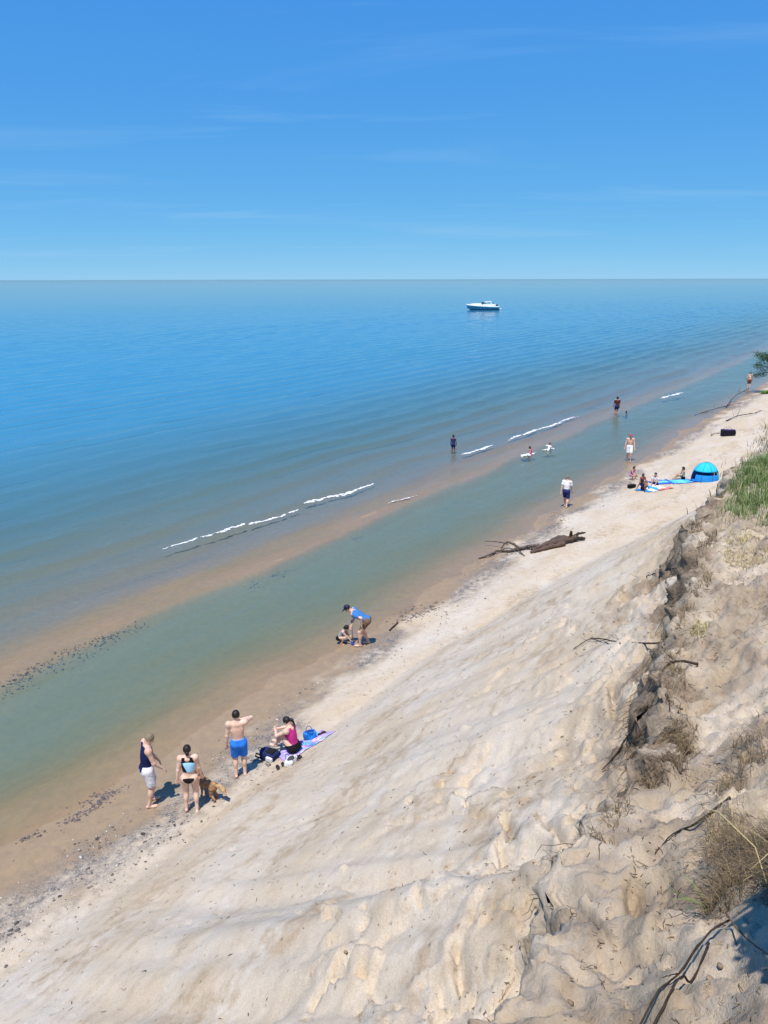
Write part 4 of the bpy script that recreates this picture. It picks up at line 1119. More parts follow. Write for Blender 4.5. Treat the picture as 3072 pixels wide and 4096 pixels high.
# ------------------------------------------------------------------ boat
def motor_boat(x, y, ang):
    r = tag(empty("motor_boat", (x, y, 0.0), ang), "white motor cruiser with blue-grey hull far out on the lake", "boat")
    MW = simple("gelcoat_white", (.80, .79, .74), .25, .04, 1.0, .5); MH = simple("hull_blue_grey", (.15, .24, .33), .3, .10, .6, .5); MG_ = simple("tinted_glass", (.03, .045, .065), .1, .1, 2, .6); MS = simple("steel_rail", (.6, .6, .6), .3); MD = simple("canvas_dark", (.05, .05, .12), .8)
    N = 22; u = np.linspace(0, 1, N); L = 12.6
    hb = 1.95 * np.clip(1 - np.clip((u - .45) / .55, 0, 1) ** 2.3, 0.02, 1) * (0.9 + .1 * sstep(0, .3, u))
    zg = 1.30 + .75 * u ** 1.8; keel = -.55 + .9 * np.clip((u - .75) / .25, 0, 1) ** 2
    xs = (u - .5) * L
    rows = []
    for i in range(N):
        k = 1 + .16 * u[i]
        rows.append([(xs[i], -hb[i], zg[i]), (xs[i] - .0, -hb[i] * .97, zg[i] - .42), (xs[i] * 1 - .35 * u[i] ** 3, -hb[i] * .80, .25 + .35 * u[i] ** 2), (xs[i] - .9 * u[i] ** 3, 0, keel[i]),
                     (xs[i] - .35 * u[i] ** 3, hb[i] * .80, .25 + .35 * u[i] ** 2), (xs[i], hb[i] * .97, zg[i] - .42), (xs[i], hb[i], zg[i])])
    A = np.array(rows)
    hull = A[:, 1:6].reshape(-1, 3); f = grid_faces(N, 5)
    tr = np.array([[0, 1, 2], [0, 2, 3], [0, 3, 4]])
    obj("hull", mesh_np("hull", hull, [f, tr]), MH, r)
    for side in (0, 1):
        st = A[:, (0, 1)] if side == 0 else A[:, (5, 6)]
        st = st.copy(); st[..., 1] *= 1.012
        o = obj("topside_band", mesh_np("topside_band", st.reshape(-1, 3), grid_faces(N, 2)), MW, r); md = o.modifiers.new("t", 'SOLIDIFY'); md.thickness = .05; md.offset = 0
    dk = np.stack([A[:, 0], A[:, 0] * .5 + A[:, 6] * .5 + np.array([0, 0, .10]), A[:, 6]], 1)
    obj("deck", mesh_np("deck", dk.reshape(-1, 3), grid_faces(N, 3)), MW, r)
    obj("transom", mesh_np("transom", A[0][[0, 1, 5, 6]] + np.array([-.02, 0, 0]), np.array([[0, 1, 2, 3]])), MW, r)
    obj("foredeck_cabin", sdf_mesh("foredeck_cabin", [ell((1.9, 0, 1.75), (3.4, 1.35, .62), None, 0)], .09, [((0, 0, 1.35), (0, 0, -1))]), MW, r)
    c = obj("cockpit_coaming", sdf_mesh("cockpit_coaming", [rbox((-2.4, 0, 1.70), (2.3, 1.45, .30), .15, None, 0)], .08, [((0, 0, 1.2), (0, 0, -1))]), MW, r)
    w = obj("windscreen", sdf_mesh("windscreen", [rbox((-.4, 0, 2.25), (.85, 1.15, .28), .12, frame(V3(-.45, 0, 1), V3(0, 1, 0)), 0)], .07), MG_, r)
    obj("hardtop", sdf_mesh("hardtop", [rbox((-1.9, 0, 2.95), (1.25, 1.25, .05), .09, frame(V3(.10, 0, 1), V3(0, 1, 0)), 0)], .07), MW, r)
    for sy in (-1, 1):
        b = Bag(); b.tube([(-3.7, 1.35 * sy, 1.8), (-3.1, 1.25 * sy, 2.5), (-2.5, 1.1 * sy, 2.92)], .12, 8); obj("radar_arch_leg", b.mesh("radar_arch_leg"), MW, r)
        b = Bag(); b.tube([(xs[i], sy * hb[i] * .93, zg[i] + .55) for i in range(9, N - 1)], .03, 6); ra = obj("bow_rail", b.mesh("bow_rail"), MS, r)
        for i in range(9, N - 1, 3):
            b = Bag(); b.tube([(xs[i], sy * hb[i] * .95, zg[i]), (xs[i], sy * hb[i] * .93, zg[i] + .55)], .022, 5); obj("stanchion", b.mesh("stanchion"), MS, ra)
        for k in range(3):
            obj("porthole", sdf_mesh("porthole", [ell((1.2 + k * 1.1, sy * (1.27 - .10 * k * k), 1.72), (.32, .09, .11), None, 0)], .04), MG_, r)
    obj("swim_platform", sdf_mesh("swim_platform", [rbox((-6.6, 0, .42), (.5, 1.5, .04), .05, None, 0)], .06), MW, r)
    obj("engine_cover", sdf_mesh("engine_cover", [rbox((-5.2, 0, 1.62), (.55, .9, .22), .12, None, 0)], .06), MD, r)
    obj("seat_cushion", sdf_mesh("seat_cushion", [rbox((-4.0, .5, 2.1), (.22, .35, .30), .10, None, 0)], .06), MD, r)
motor_boat(38.1, 307.0, R(176))

# ------------------------------------------------------------------ breaking waves
def foam(label, s0, t0, s1, t1, width, seed, density=.3, lift=.008, thick=.03):
    n = int((t1 - t0) / .07); m = 13
    tt, w = np.meshgrid(np.linspace(t0, t1, n), np.linspace(-1, 1, m), indexing='ij')
    k = (tt - t0) / (t1 - t0)
    ss = s0 + (s1 - s0) * k + .22 * fbm(tt * .35, tt * 0 + seed, 300 + seed, 3)
    taper = np.clip(np.sin(np.clip(k, 0.001, .999) * pi) * 2.6, 0, 1) ** .5 * (0.65 + .6 * fbm(tt * .5, tt * 0 + 2, 303 + seed, 3))
    taper = np.clip(taper, .2, 1.2)
    s = ss + w * width * .5 * taper + .07 * fbm(tt * 4, w * 2, 301 + seed, 2)
    z = lift + thick * np.clip(1 - w ** 2, 0, 1) * taper * (0.7 + .8 * fbm(tt * 5, s * 7, 302 + seed, 3))
    keep = (fbm(tt * 2.4, s * 5, 304 + seed, 3) + .75 * (1 - np.abs(w) ** 1.5) + .25 > density)
    x, y = st2xy(s, tt)
    f = grid_faces(n, m); kf = keep.ravel()[f].all(1)
    f = f[kf]
    me_ = mesh_np("wave_foam", np.stack([x, y, z + swell(s, tt)], -1).reshape(-1, 3), f[:, ::-1])
    o = obj("wave_foam", me_, M_FOAM)
    return tag(o, label, kind="stuff")
tf = NT("foam")
fm = tf.noise(tf.pos(), 9, 4, .65)
fb = tf.bsdf(tf.ramp(fm, .3, .6, (.62, .66, .72), (.90, .91, .92)), .75, tf.bump(fm, .8, .05), .3)
lace = tf.noise(tf.mapping(tf.pos(), (1, 1, 1), (0, 0, -YAW)), 5.5, 5, .7)
ftr = tf.new('ShaderNodeBsdfTransparent'); fmx = tf.new('ShaderNodeMixShader')
tf.put(fmx.inputs[0], tf.ramp(lace, .33, .45)); tf.l.new(ftr.outputs[0], fmx.inputs[1]); tf.l.new(fb.outputs[0], fmx.inputs[2]); tf.l.new(fmx.outputs[0], tf.out.inputs['Surface'])
M_FOAM = tf.m
foam("white foam line of the nearest breaking wave", -11.95, 20.8, -11.2, 29.0, .27, 1)
foam("white foam line of a breaking wave", -11.5, 29.8, -11.0, 35.6, .36, 2)
foam("short foam line of a breaking wave", -10.35, 45.0, -10.1, 48.9, .50, 3)
foam("long foam line of a breaking wave", -10.0, 50.9, -9.5, 63.8, .48, 4)
foam("small foam line of a far breaking wave", -6.5, 78.6, -5.8, 83.9, .75, 5)
foam("thin foam left on the sandbar", -7.9, 32.5, -7.5, 34.6, .13, 7, .55, .008, .02)
foam("splash round the child in pink", -6.85, 46.7, -6.35, 48.3, .55, 9, .25, .02, .09)
foam("splash round the child in white", -6.3, 49.2, -6.1, 50.3, .40, 11, .3, .02, .07)

# ------------------------------------------------------------------ pebbles, clods, litter
def ico():
    p = (1 + 5 ** .5) / 2
    v = np.array([(-1, p, 0), (1, p, 0), (-1, -p, 0), (1, -p, 0), (0, -1, p), (0, 1, p), (0, -1, -p), (0, 1, -p), (p, 0, -1), (p, 0, 1), (-p, 0, -1), (-p, 0, 1)], float)
    f = np.array([(0, 11, 5), (0, 5, 1), (0, 1, 7), (0, 7, 10), (0, 10, 11), (1, 5, 9), (5, 11, 4), (11, 10, 2), (10, 7, 6), (7, 1, 8), (3, 9, 4), (3, 4, 2), (3, 2, 6), (3, 6, 8), (3, 8, 9), (4, 9, 5), (2, 4, 11), (6, 2, 10), (8, 6, 7), (9, 8, 1)])
    return v / np.linalg.norm(v[0]), f
def stones(name, s, t, rad, mat, flat=.55, sink=.3, jag=.18, label=None):
    v, f = ico(); n = len(s)
    z = ground(s, t); x, y = st2xy(s, t)
    a = rn.uniform(0, 2 * pi, n); ca, sa = np.cos(a), np.sin(a)
    sx = rad * rn.uniform(.8, 1.45, n); sy = rad * rn.uniform(.7, 1.1, n); sz = rad * flat * rn.uniform(.6, 1.2, n)
    P = v[None] * (1 + jag * rn.normal(0, 1, (n, 12, 1)).clip(-1.5, 1.5))
    px = P[..., 0] * sx[:, None]; py = P[..., 1] * sy[:, None]; pz = P[..., 2] * sz[:, None]
    W = np.stack([x[:, None] + px * ca[:, None] - py * sa[:, None], y[:, None] + px * sa[:, None] + py * ca[:, None], z[:, None] + pz + (sz * (1 - 2 * sink))[:, None]], -1)
    F = (f[None] + 12 * np.arange(n)[:, None, None]).reshape(-1, 3)
    me_ = mesh_np(name, W.reshape(-1, 3), F, True)
    attr(me_, "rnd", np.repeat(rn.random(n), 12))
    return tag(obj(name, me_, mat), label, kind="stuff")
t = NT("lake_pebbles")
c = t.new('ShaderNodeValToRGB'); t.put(c.inputs[0], t.attr("rnd"))
e = c.color_ramp.elements; e[0].color = (.05, .045, .042, 1); e[1].color = (.55, .52, .47, 1); q = e.new(.4); q.color = (.14, .12, .11, 1); q = e.new(.72); q.color = (.28, .235, .20, 1)
t.bsdf(c.outputs[0], .6, None, .3)
M_PEB = t.m
n = 9000
tt = rn.uniform(1, 40, n); wv = np.interp(tt, [0, 12, 16, 20, 35, 60], [1.9, 2.1, 1.4, 1.1, .8, .8])
ss = wv + .15 + rn.normal(0, .55, n) + .3 * fbm(tt * .4, tt * 0, 401, 2)
k = (fbm(tt * .35, ss * .6, 402, 3) + rn.normal(0, .22, n) - .50 * sstep(12.0, 15, tt) > .04)
stones("strand_pebbles", ss[k], tt[k], rn.lognormal(-4.05, .45, k.sum()).clip(.008, .05), M_PEB, label="grey pebbles and gravel along the high wash line")
# dark stony patches under the shallows
pc = [(-6.71, 15.04, .22), (-6.44, 14.77, .25), (-6.33, 15.13, .18), (-6.87, 14.27, .2), (-6.68, 14.52, .25), (-7.61, 13.71, .12), (.75, 25.31, .3), (.95, 24.9, .35), (1.37, 25.1, .3), (1.7, 25.6, .25),
      (-11.19, 20.26, .4), (-10.94, 20.86, .35), (-10.72, 21.41, .3), (-10.08, 22.32, .45), (-9.79, 22.85, .4), (-9.28, 23.5, .3), (-8.7, 24.4, .2), (-5.2, 28.6, .2), (-4.4, 29.8, .2), (-1.2, 34.6, .2)]
ps, pt_, pr_ = [], [], []
for (x, y, w) in pc:
    m = int(200 * w)
    s, tq = xy2st(x, y)
    tq2 = tq + rn.normal(0, w * 1.3, m); ps.append(s + rn.normal(0, w * .45, m)); pt_.append(tq2); pr_.append(rn.lognormal(-3.75, .4, m).clip(.012, .05))
t = NT("dark_stones"); t.bsdf(t.ramp(t.attr("rnd"), 0, 1, (.07, .058, .055), (.17, .135, .12)), .5, None, .4)
stones("submerged_stones", np.concatenate(ps), np.concatenate(pt_), np.concatenate(pr_), t.m, .4, .4, label="dark stones and weed lying in the shallows")
t = NT('sand_clod'); t.bsdf(t.ramp(t.attr('rnd'), 0, 1, (.20, .15, .105), (.36, .285, .205)), .95, t.bump(t.noise(t.pos(), 90, 3), .6, .01), .1); M_CLOD = t.m
# sand clods round the broken bank
n = 1500
tt = rn.uniform(1.0, 17, n); cs = crest_s(tt)
ss = cs + np.where(rn.random(n) < .6, -np.abs(rn.normal(0, 1.0, n)), np.abs(rn.normal(0, .9, n)))
k = fbm(tt * .8, ss * .8, 403, 3) + rn.normal(0, .2, n) > 0
stones("sand_clods", ss[k], tt[k], rn.lognormal(-4.35, .45, k.sum()).clip(.006, .022), M_CLOD, .65, .3, .32, label="crumbled clods of crusted sand below the bank")
# litter of dead stems and bits
def litter(name, s, t, L, r, mat, label, lift=.004):
    n = len(s); z = ground(s, t); x, y = st2xy(s, t)
    a = rn.uniform(0, 2 * pi, n); tl = rn.normal(0, .25, n)
    d = np.stack([np.cos(a) * np.cos(tl), np.sin(a) * np.cos(tl), np.sin(tl)], -1); w = np.stack([-np.sin(a), np.cos(a), 0 * a], -1); u = np.cross(d, w)
    c0 = np.stack([x, y, z + lift + np.abs(np.sin(tl)) * L / 2], -1)
    V = []
    for e_ in (-1, 0, 1):
        bend = w * (L * .12 * rn.normal(0, 1, n))[:, None] if e_ == 0 else 0
        for q in range(3):
            b = 2 * pi * q / 3
            V.append(c0 + d * (e_ * L / 2)[:, None] + bend + (w * cos(b) + u * sin(b)) * (r * (1.0 if e_ < 1 else .5))[:, None])
    V = np.stack(V, 1)
    f = []
    for e_ in (0, 1):
        for q in range(3): f.append((e_ * 3 + q, e_ * 3 + (q + 1) % 3, e_ * 3 + 3 + (q + 1) % 3, e_ * 3 + 3 + q))
    F = (np.array(f)[None] + 9 * np.arange(n)[:, None, None]).reshape(-1, 4)
    me_ = mesh_np(name, V.reshape(-1, 3), F); attr(me_, "rnd", np.repeat(rn.random(n), 9))
    return tag(obj(name, me_, mat), label, kind="stuff")
t = NT("litter"); t.bsdf(t.ramp(t.attr("rnd"), .1, 1, (.035, .025, .018), (.24, .17, .10)), .9, None, .1); M_LIT = t.m
n = 17000
tt = rn.uniform(.8, 16, n); cs = crest_s(tt); ss = cs + rn.normal(.35, .75, n)
k = fbm(tt * 1.1, ss * 1.1, 404, 3) + rn.normal(0, .25, n) > .10
litter("twig_litter", ss[k], tt[k], rn.lognormal(-3.5, .5, k.sum()).clip(.012, .11), rn.uniform(.0012, .0035, k.sum()), M_LIT, "dark twigs and dead stems strewn over the broken bank")
n = 2600
tt = rn.uniform(1, 34, n); ss = rn.uniform(2.2, 11.5, n)
k = (fbm(tt * .5, ss * .9, 405, 3) + rn.normal(0, .3, n) > .12) & (ss < crest_s(tt) - .2)
litter("wind_blown_litter", ss[k], tt[k], rn.uniform(.02, .09, k.sum()), rn.uniform(.002, .006, k.sum()), M_LIT, "specks of dark litter scattered over the sand slope")

# ------------------------------------------------------------------ grasses
def blades(s, t, h, wd, lean, droop, z0=0.0, az=None, sb=0.0):
    n = len(s); x, y = st2xy(s, t); z = ground(s, t) + z0
    a = rn.uniform(0, 2 * pi, n) if az is None else az + rn.normal(0, .7, n)
    dr = np.stack([np.cos(a), np.sin(a), 0 * a], -1); wv = np.stack([-np.sin(a), np.cos(a), 0 * a], -1)
    b0 = np.stack([x, y, z], -1)
    V = []
    for i, k in enumerate((0, .35, .7)):
        c = b0 + dr * (h * lean * k ** 1.7)[:, None]; c[:, 2] += h * (k - droop * k ** 2.6)
        wq = (wd * (1 - .55 * k))[:, None] * wv
        V += [c - wq, c + wq]
    c = b0 + dr * (h * lean)[:, None]; c[:, 2] += h * (1 - droop)
    V.append(c)
    V = np.stack(V, 1)
    q = np.array([(0, 1, 3, 2), (2, 3, 5, 4)]); tr = np.array([(4, 5, 6)])
    o7 = 7 * np.arange(n)[:, None, None]
    return V.reshape(-1, 3), (q[None] + o7).reshape(-1, 4), (tr[None] + o7).reshape(-1, 3), np.repeat(rn.random(n), 7)
def grass_mat(name, stops):
    t = NT(name); r = t.new('ShaderNodeValToRGB'); t.put(r.inputs[0], t.attr("rnd")); e = r.color_ramp.elements
    while len(e) < len(stops): e.new(.5)
    for i, (p, c) in enumerate(stops): e[i].position = p; e[i].color = (*c, 1)
    n = t.bsdf(r.outputs[0], .6, None, .25)
    tl = t.new('ShaderNodeBsdfTranslucent'); t.put(tl.inputs[0], r.outputs[0]); ms = t.new('ShaderNodeMixShader'); ms.inputs[0].default_value = .25
    t.l.new(n.outputs[0], ms.inputs[1]); t.l.new(tl.outputs[0], ms.inputs[2]); t.l.new(ms.outputs[0], t.out.inputs['Surface'])
    return t.m
G_GREEN = grass_mat("marram_green", [(0, (.085, .14, .038)), (.4, (.155, .25, .072)), (.72, (.24, .325, .115)), (.9, (.36, .36, .17)), (1, (.50, .43, .25))])
G_DRY = grass_mat("dead_grass", [(0, (.075, .052, .032)), (.4, (.17, .125, .075)), (.75, (.30, .225, .13)), (1, (.46, .37, .20))])
G_STRAW = grass_mat("straw_yellow", [(0, (.30, .24, .10)), (.5, (.50, .42, .19)), (1, (.66, .58, .30))])
G_LIME = grass_mat("lime_grass", [(0, (.10, .22, .03)), (1, (.22, .36, .08))])
def grass(name, V, mat, label, cat=None, group=None, kind=None, base=None):
    b = np.zeros(3) if base is None else np.array(base)
    me_ = mesh_np(name, V[0] - b, [V[1], V[2]], True); attr(me_, "rnd", V[3])
    o = obj(name, me_, mat, None, None if base is None else base)
    return tag(o, label, cat, group, kind)
n = 36000
tt = rn.uniform(13.4, 27, n); cs = crest_s(tt)
ss = cs - .45 + np.abs(rn.normal(0, 1.9, n))
edge_t = np.interp(ss - cs, [-.4, .4, 1.3, 2.5, 4], [17.6, 15.6, 14.6, 14.0, 13.6])
k = (tt > edge_t + rn.normal(0, .35, n)) & (ss < 17) & (fbm(tt * .8, ss * .8, 411, 2) + rn.normal(0, .25, n) > -.30)
m = k.sum()
grass("dune_grass", blades(ss[k], tt[k], rn.uniform(.14, .40, m), rn.uniform(.0035, .007, m), rn.uniform(.15, .75, m), rn.uniform(0, .35, m)), G_GREEN, "thick green marram grass on the dune top", kind="stuff")
n = 5200
tt = rn.uniform(27, 66, n); ss = rn.uniform(4.8, 11.5, n)
k = (ss > np.interp(tt, [27, 34, 42, 50, 66], [9.5, 8.2, 6.9, 6.2, 5.2]) + rn.normal(0, .5, n)) & (fbm(tt * .35, ss * .6, 412, 3) + rn.normal(0, .2, n) > -.10)
m = k.sum()
grass("slope_grass", blades(ss[k], tt[k], rn.uniform(.3, .8, m), rn.uniform(.010, .022, m), rn.uniform(.3, .9, m), rn.uniform(.1, .5, m)), grass_mat("slope_scrub", [(0, (.05, .055, .025)), (.5, (.16, .14, .07)), (1, (.33, .27, .15))]), "dry brown-green grass on the far dune slope", kind="stuff")
# tufts: each one a plant of its own
def tuft(name, label, s, t, n, rad, h, mat, lean=(.3, 1.0), droop=(.2, .7), wd=(.002, .0045), az=None, group=None, cat="grass tuft", down=0.0):
    q = rn.normal(0, 1, (n, 2)).clip(-1.5, 1.5) * rad
    V = blades(s + q[:, 0], t + q[:, 1], rn.uniform(h[0], h[1], n), rn.uniform(*wd, n), rn.uniform(*lean, n), rn.uniform(*droop, n), az=az)
    b = gst(s, t)
    return grass(name, V, mat, label, cat, group, None, tuple(b))
SEAW = math.atan2(-NY, -NX)
def mat_clump(lb, spots, n, h, wd=(.0016, .0036), hang=True):
    """matted dead grass: several overlapping fans that hang over the bank or lie criss-cross; spots are (offset from the lip, t, radius)"""
    off = 0; vs_, qs, ts, as_ = [], [], [], []
    tot = sum(q[2] for q in spots); base = None
    for (o0, t0, rad) in spots:
        m = max(30, int(n * rad / tot))
        q = (rn.normal(0, 1, (m, 2)).clip(-1.5, 1.5) * rad) * np.array([.55, 1.0])
        tq = t0 + q[:, 1]; sq = crest_s(tq) + o0 + q[:, 0]
        if base is None: base = tuple(gst(float(crest_s(np.array([t0]))[0]) + o0, t0))
        a0 = SEAW + rn.uniform(-.6, .6)
        dr_ = rn.uniform(.7, 2.1, m) if hang else rn.uniform(.5, 1.05, m)
        V = blades(sq, tq, rn.uniform(h[0], h[1], m), rn.uniform(*wd, m), rn.uniform(.25, 1.0, m), dr_, az=np.where(rn.random(m) < .72, a0, rn.uniform(0, 6.3, m)))
        vs_.append(V[0]); qs.append(V[1] + off); ts.append(V[2] + off); as_.append(np.clip(V[3] * .75 + rn.uniform(-.05, .25), 0, 1)); off += len(V[0])
    return grass("dead_grass_clump", (np.concatenate(vs_) , np.concatenate(qs), np.concatenate(ts), np.concatenate(as_)), G_DRY, lb, "dead grass", None, None, base)
mat_clump("brown dead grass clump hanging over the bank next to the green dune grass", [(.0, 15.0, .22), (.0, 14.4, .22), (-.05, 13.8, .24), (.0, 13.2, .2)], 1500, (.2, .5))
mat_clump("brown dead grass clump draped down the bank above the long furrow", [(-.05, 12.3, .16), (-.1, 11.8, .2), (-.05, 11.3, .2), (-.1, 10.8, .15)], 1300, (.2, .5))
mat_clump("sparse dead grass clump hanging where the bank bends", [(-.05, 10.1, .16), (-.05, 9.75, .14)], 500, (.15, .42))
mat_clump("tangled dead grass clump over a dark hollow in the bank", [(-.02, 8.85, .16), (.05, 8.5, .16)], 620, (.15, .42))
mat_clump("broad dead grass clump spilling down the middle of the bank", [(.05, 7.3, .16), (.10, 6.95, .18), (.15, 6.6, .15)], 800, (.15, .42))
mat_clump("flattened dead grass strands on the crumbled ground above the broad clump", [(.75, 6.9, .16), (.85, 6.5, .16), (.8, 6.1, .14)], 420, (.12, .34), (.0012, .003), False)
mat_clump("thin dead grass strands trailing below the lip beside the cracked crust", [(-.05, 5.9, .15), (.05, 5.6, .14)], 320, (.12, .34))
mat_clump("large matted brown dead grass clump above the two dark roots", [(.95, 5.25, .14), (.98, 4.90, .15), (1.08, 4.65, .16), (1.2, 4.85, .15), (1.25, 4.50, .15), (.98, 4.38, .11)], 2300, (.08, .34), (.0010, .0026), False)
mat_clump("ragged dead grass clump in shade behind the matted one", [(1.35, 4.2, .14), (1.45, 4.5, .15), (1.40, 4.9, .14)], 1000, (.1, .4), (.0010, .0026), False)
tuft("straw_grass_tuft", "flattened pale yellow straw tuft on the sand in front of the green grass", 12.35, 12.4, 170, .20, (.12, .32), G_STRAW, (.7, 1.1), (.75, .95))
tuft("straw_grass_tuft", "olive and yellow straw tuft on the sand nearest the green grass", 12.15, 13.5, 170, .16, (.12, .28), G_STRAW, (.5, 1.0), (.4, .9))
tuft("straw_grass_tuft", "small straw tuft on the lip of the bank", 12.30, 9.6, 130, .09, (.12, .30), G_STRAW, (.6, 1.0), (.6, .9))
tuft("straw_grass_tuft", "bright yellow straw stalks rising from the matted dead grass", 14.02, 4.45, 26, .10, (.35, .7), G_STRAW, (.6, 1.1), (.2, .8), (.003, .005))
tuft("green_grass_tuft", "few fresh green blades sprouting under the matted dead grass", 13.55, 4.36, 4, .03, (.18, .32), G_LIME, (.7, 1.1), (.4, .9), (.003, .006), SEAW)
tuft("green_grass_tuft", "sunlit green tuft at the foot of the overhanging tree", 1.9, 86.8, 900, .36, (.2, .5), G_LIME, (.3, .8), (.1, .5), (.012, .025))

# ------------------------------------------------------------------ roots
rr = np.random.default_rng(77)
nr = 2400
t0 = rr.uniform(2.5, 16.5, nr)
t0 = t0[fbm(t0 * .9, t0 * 0 + 4.4, 421, 3) + rr.normal(0, .25, nr) - .45 * (1 - sstep(6.3, 7.5, t0)) > -.05]; nr = len(t0)
s0 = crest_s(t0) + rr.uniform(-.25, .12, nr); L = rr.uniform(.12, .6, nr)
s1 = s0 - L * rr.uniform(.3, .8, nr); t1 = t0 + rr.normal(0, .22, nr)
x0, y0 = st2xy(s0, t0); x1, y1 = st2xy(s1, t1)
A0 = np.stack([x0, y0, ground(s0, t0) + rr.uniform(-.05, .02, nr)], -1); A1 = np.stack([x1, y1, ground(s1, t1) + rr.uniform(0, .12, nr)], -1)
b = Bag()
for i in range(nr):
    b.tube(wiggle(A0[i], A1[i], 6, .05, rr, -.02), np.linspace(.006, .002, 6) * rr.uniform(.35, 1.3), 3, rr.random())
t = NT("fine_roots"); t.bsdf(t.ramp(t.attr("rnd"), .1, 1, (.035, .025, .02), (.20, .145, .095)), .9, None, .1)
tag(obj("hanging_rootlets", b.mesh("hanging_rootlets", True, "rnd"), t.m), "mat of fine brown rootlets hanging from the eroded bank", kind="stuff")
def root_thing(label, pts, dz, r0, r1, twigs=3, seed=0, mat=ROOT, spread=.4):
    xy = [st2xy(s, t) for s, t in pts]
    return branch_thing(label, xy, dz, r0, r1, mat, twigs, seed, "exposed_root", "root", spread=spread)
root_thing("upper one of two long dark roots running down below the matted grass", [(13.72, 4.05), (13.64, 3.85), (13.56, 3.62), (13.49, 3.40), (13.40, 3.1)], (.03, .07, .09, .09, .08), .0065, .0055, 1, 51, spread=.15)
root_thing("lower one of two long dark roots running down below the matted grass", [(13.66, 3.82), (13.62, 3.68), (13.58, 3.52), (13.52, 3.30), (13.44, 3.0)], (.07, .07, .09, .09, .08), .0065, .006, 1, 52, spread=.15)
root_thing("pale dry stalk slanting across the shaded hollow by the matted grass", [(13.72, 3.95), (13.85, 3.75), (13.98, 3.55)], (.10, .10, .10), .005, .004, 0, 53, TWIG)
root_thing("thin dark root trailing down the sand from the straw lip", [(11.85, 10.6), (11.3, 11.2), (10.6, 12.0), (10.0, 12.6), (9.7, 12.55)], (.10, .05, .04, .03, .02), .016, .006, 7, 54, spread=.5)
root_thing("straight dark root stretched along the furrow towards the driftwood", [(11.35, 13.3), (10.9, 14.2), (10.35, 15.1), (9.9, 15.9)], (.12, .05, .03, .02), .018, .007, 4, 55, spread=.4)
root_thing("forked root dangling below the broad dead grass clump", [(12.85, 7.2), (12.55, 7.0), (12.30, 6.7), (12.1, 6.6)], (.05, .06, .05, .03), .012, .005, 2, 56, spread=.25)
root_thing("knotted dark root at the hollow in the bank", [(12.55, 8.7), (12.2, 8.6), (11.9, 8.3), (11.7, 8.2)], (.05, .08, .06, .03), .018, .006, 6, 57, spread=.4)
root_thing("curled root stub among clods beside the matted grass", [(13.45, 5.6), (13.25, 5.45), (13.10, 5.5), (13.02, 5.3)], (.03, .08, .06, .03), .010, .004, 1, 58, spread=.12)

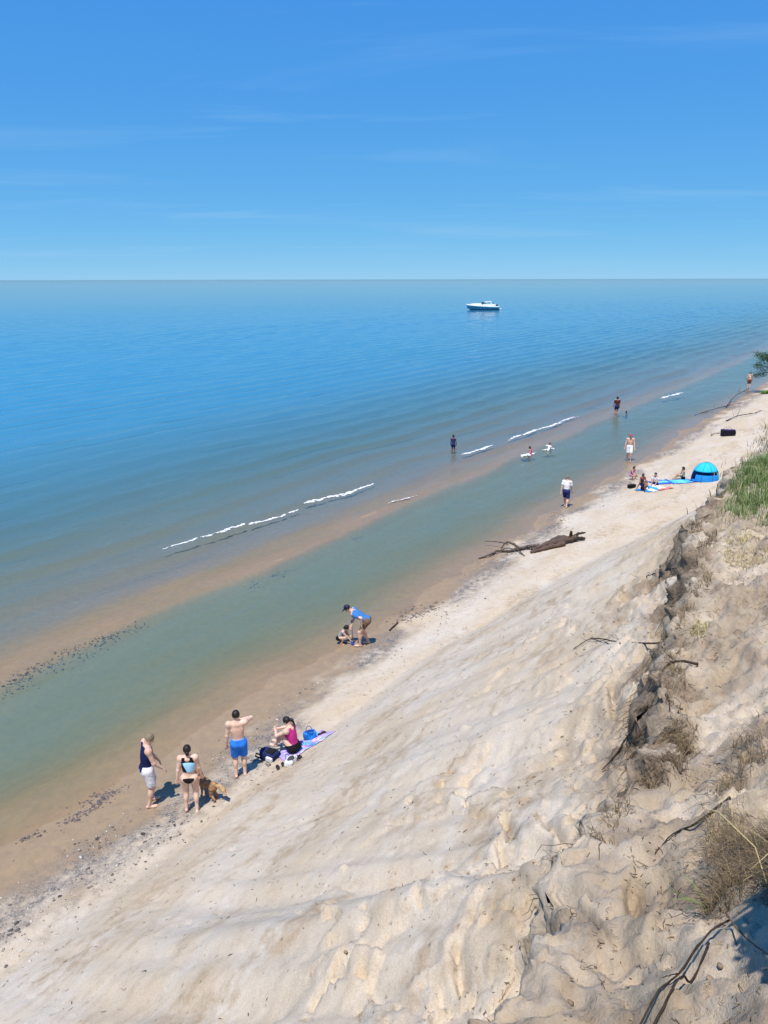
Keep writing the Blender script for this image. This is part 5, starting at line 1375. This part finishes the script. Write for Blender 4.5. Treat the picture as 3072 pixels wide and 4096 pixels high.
# ------------------------------------------------------------------ far tree leaning over the beach
def leaning_tree():
    B = on(40.9, 79.6)
    r = tag(empty("leaning_tree", B), "green leafy tree leaning out over the far beach", "tree")
    M_L = grass_mat("tree_leaf", [(0, (.018, .045, .014)), (.5, (.045, .10, .03)), (1, (.10, .17, .055))])
    limb(r, "trunk", [(0, 0, -.2), (-.5, .1, 1.3), (-1.3, .2, 2.6), (-1.9, .2, 3.6)], .17, .07, ROOT, 8, .08, 71)
    tips = []
    for i, (a, e_, L) in enumerate([((-1.0, .2, 2.1), (-3.1, -.1, 2.7), 1), ((-1.3, .2, 2.6), (-2.7, .6, 3.9), 1), ((-1.6, .2, 3.1), (-1.0, -.6, 4.4), 1), ((-.9, .1, 1.9), (-2.9, .4, 1.5), 1), ((-1.7, .2, 3.3), (-2.4, -.5, 3.3), 1), ((-.7, .1, 1.6), (.6, .3, 3.2), 1)]):
        limb(r, "branch", [a, np.array(a) * .5 + np.array(e_) * .5 + V3(0, 0, .12), e_], .05, .015, ROOT, 6, .08, 72 + i); tips.append((a, e_))
    V = []; F = []; A = []
    rr = np.random.default_rng(99)
    for a, e_ in tips:
        for c in range(6):
            k = rr.uniform(.4, 1.08); ctr = np.array(a) * (1 - k) + np.array(e_) * k + rr.normal(0, .14, 3)
            for l in range(85):
                p = ctr + rr.normal(0, 1, 3) * np.array([.26, .26, .16]); d = unit(rr.normal(0, 1, 3)); u = unit(np.cross(d, rr.normal(0, 1, 3))); s = rr.uniform(.035, .075)
                i0 = len(V); V += [p, p + d * s + u * s * .5, p + d * s * 2.1, p + d * s - u * s * .5]; F.append((i0, i0 + 1, i0 + 2, i0 + 3)); A += [rr.random()] * 4
    me_ = mesh_np("crown", np.array(V), np.array(F), False); attr(me_, "rnd", A); o = obj("crown", me_, M_L, r); o["kind"] = "stuff"
leaning_tree()

# ------------------------------------------------------------------ unseen shrub added beside the viewpoint to shade the hollow
def shrub(label, x, y, zc, rad, seed):
    B = on(x, y); r = tag(empty("added_shade_shrub", B), label, "shrub"); rr = np.random.default_rng(seed)
    h = zc - B[2]
    for k in range(5):
        e_ = V3(rr.normal(0, rad * .5), rr.normal(0, rad * .5), h + rr.normal(0, rad * .3))
        limb(r, "stem", [(0, 0, -.05), e_ * .5 + V3(0, 0, .08), e_], .018, .006, ROOT, 6, .1, seed + k)
    n = 6500
    d = rr.normal(0, 1, (n, 3)); d /= np.linalg.norm(d, axis=1)[:, None]
    p = d * rad * (rr.random(n) ** .4)[:, None] * np.array([1, 1, .75]) + V3(0, 0, h)
    a = rr.normal(0, 1, (n, 3)); a /= np.linalg.norm(a, axis=1)[:, None]; u = np.cross(a, rr.normal(0, 1, (n, 3))); u /= np.linalg.norm(u, axis=1)[:, None]
    L = rr.uniform(.04, .075, n)[:, None]
    V = np.stack([p, p + a * L + u * L * .4, p + a * L * 2, p + a * L - u * L * .4], 1).reshape(-1, 3)
    me_ = mesh_np("foliage", V, np.arange(4 * n).reshape(-1, 4), False); attr(me_, "rnd", np.repeat(rr.random(n), 4))
    o = obj("foliage", me_, G_GREEN, r); o["kind"] = "stuff"
shrub("unseen leafy green shrub added to cast shade into the hollow below it", 2.14, 2.46, 9.9, .52, 5)
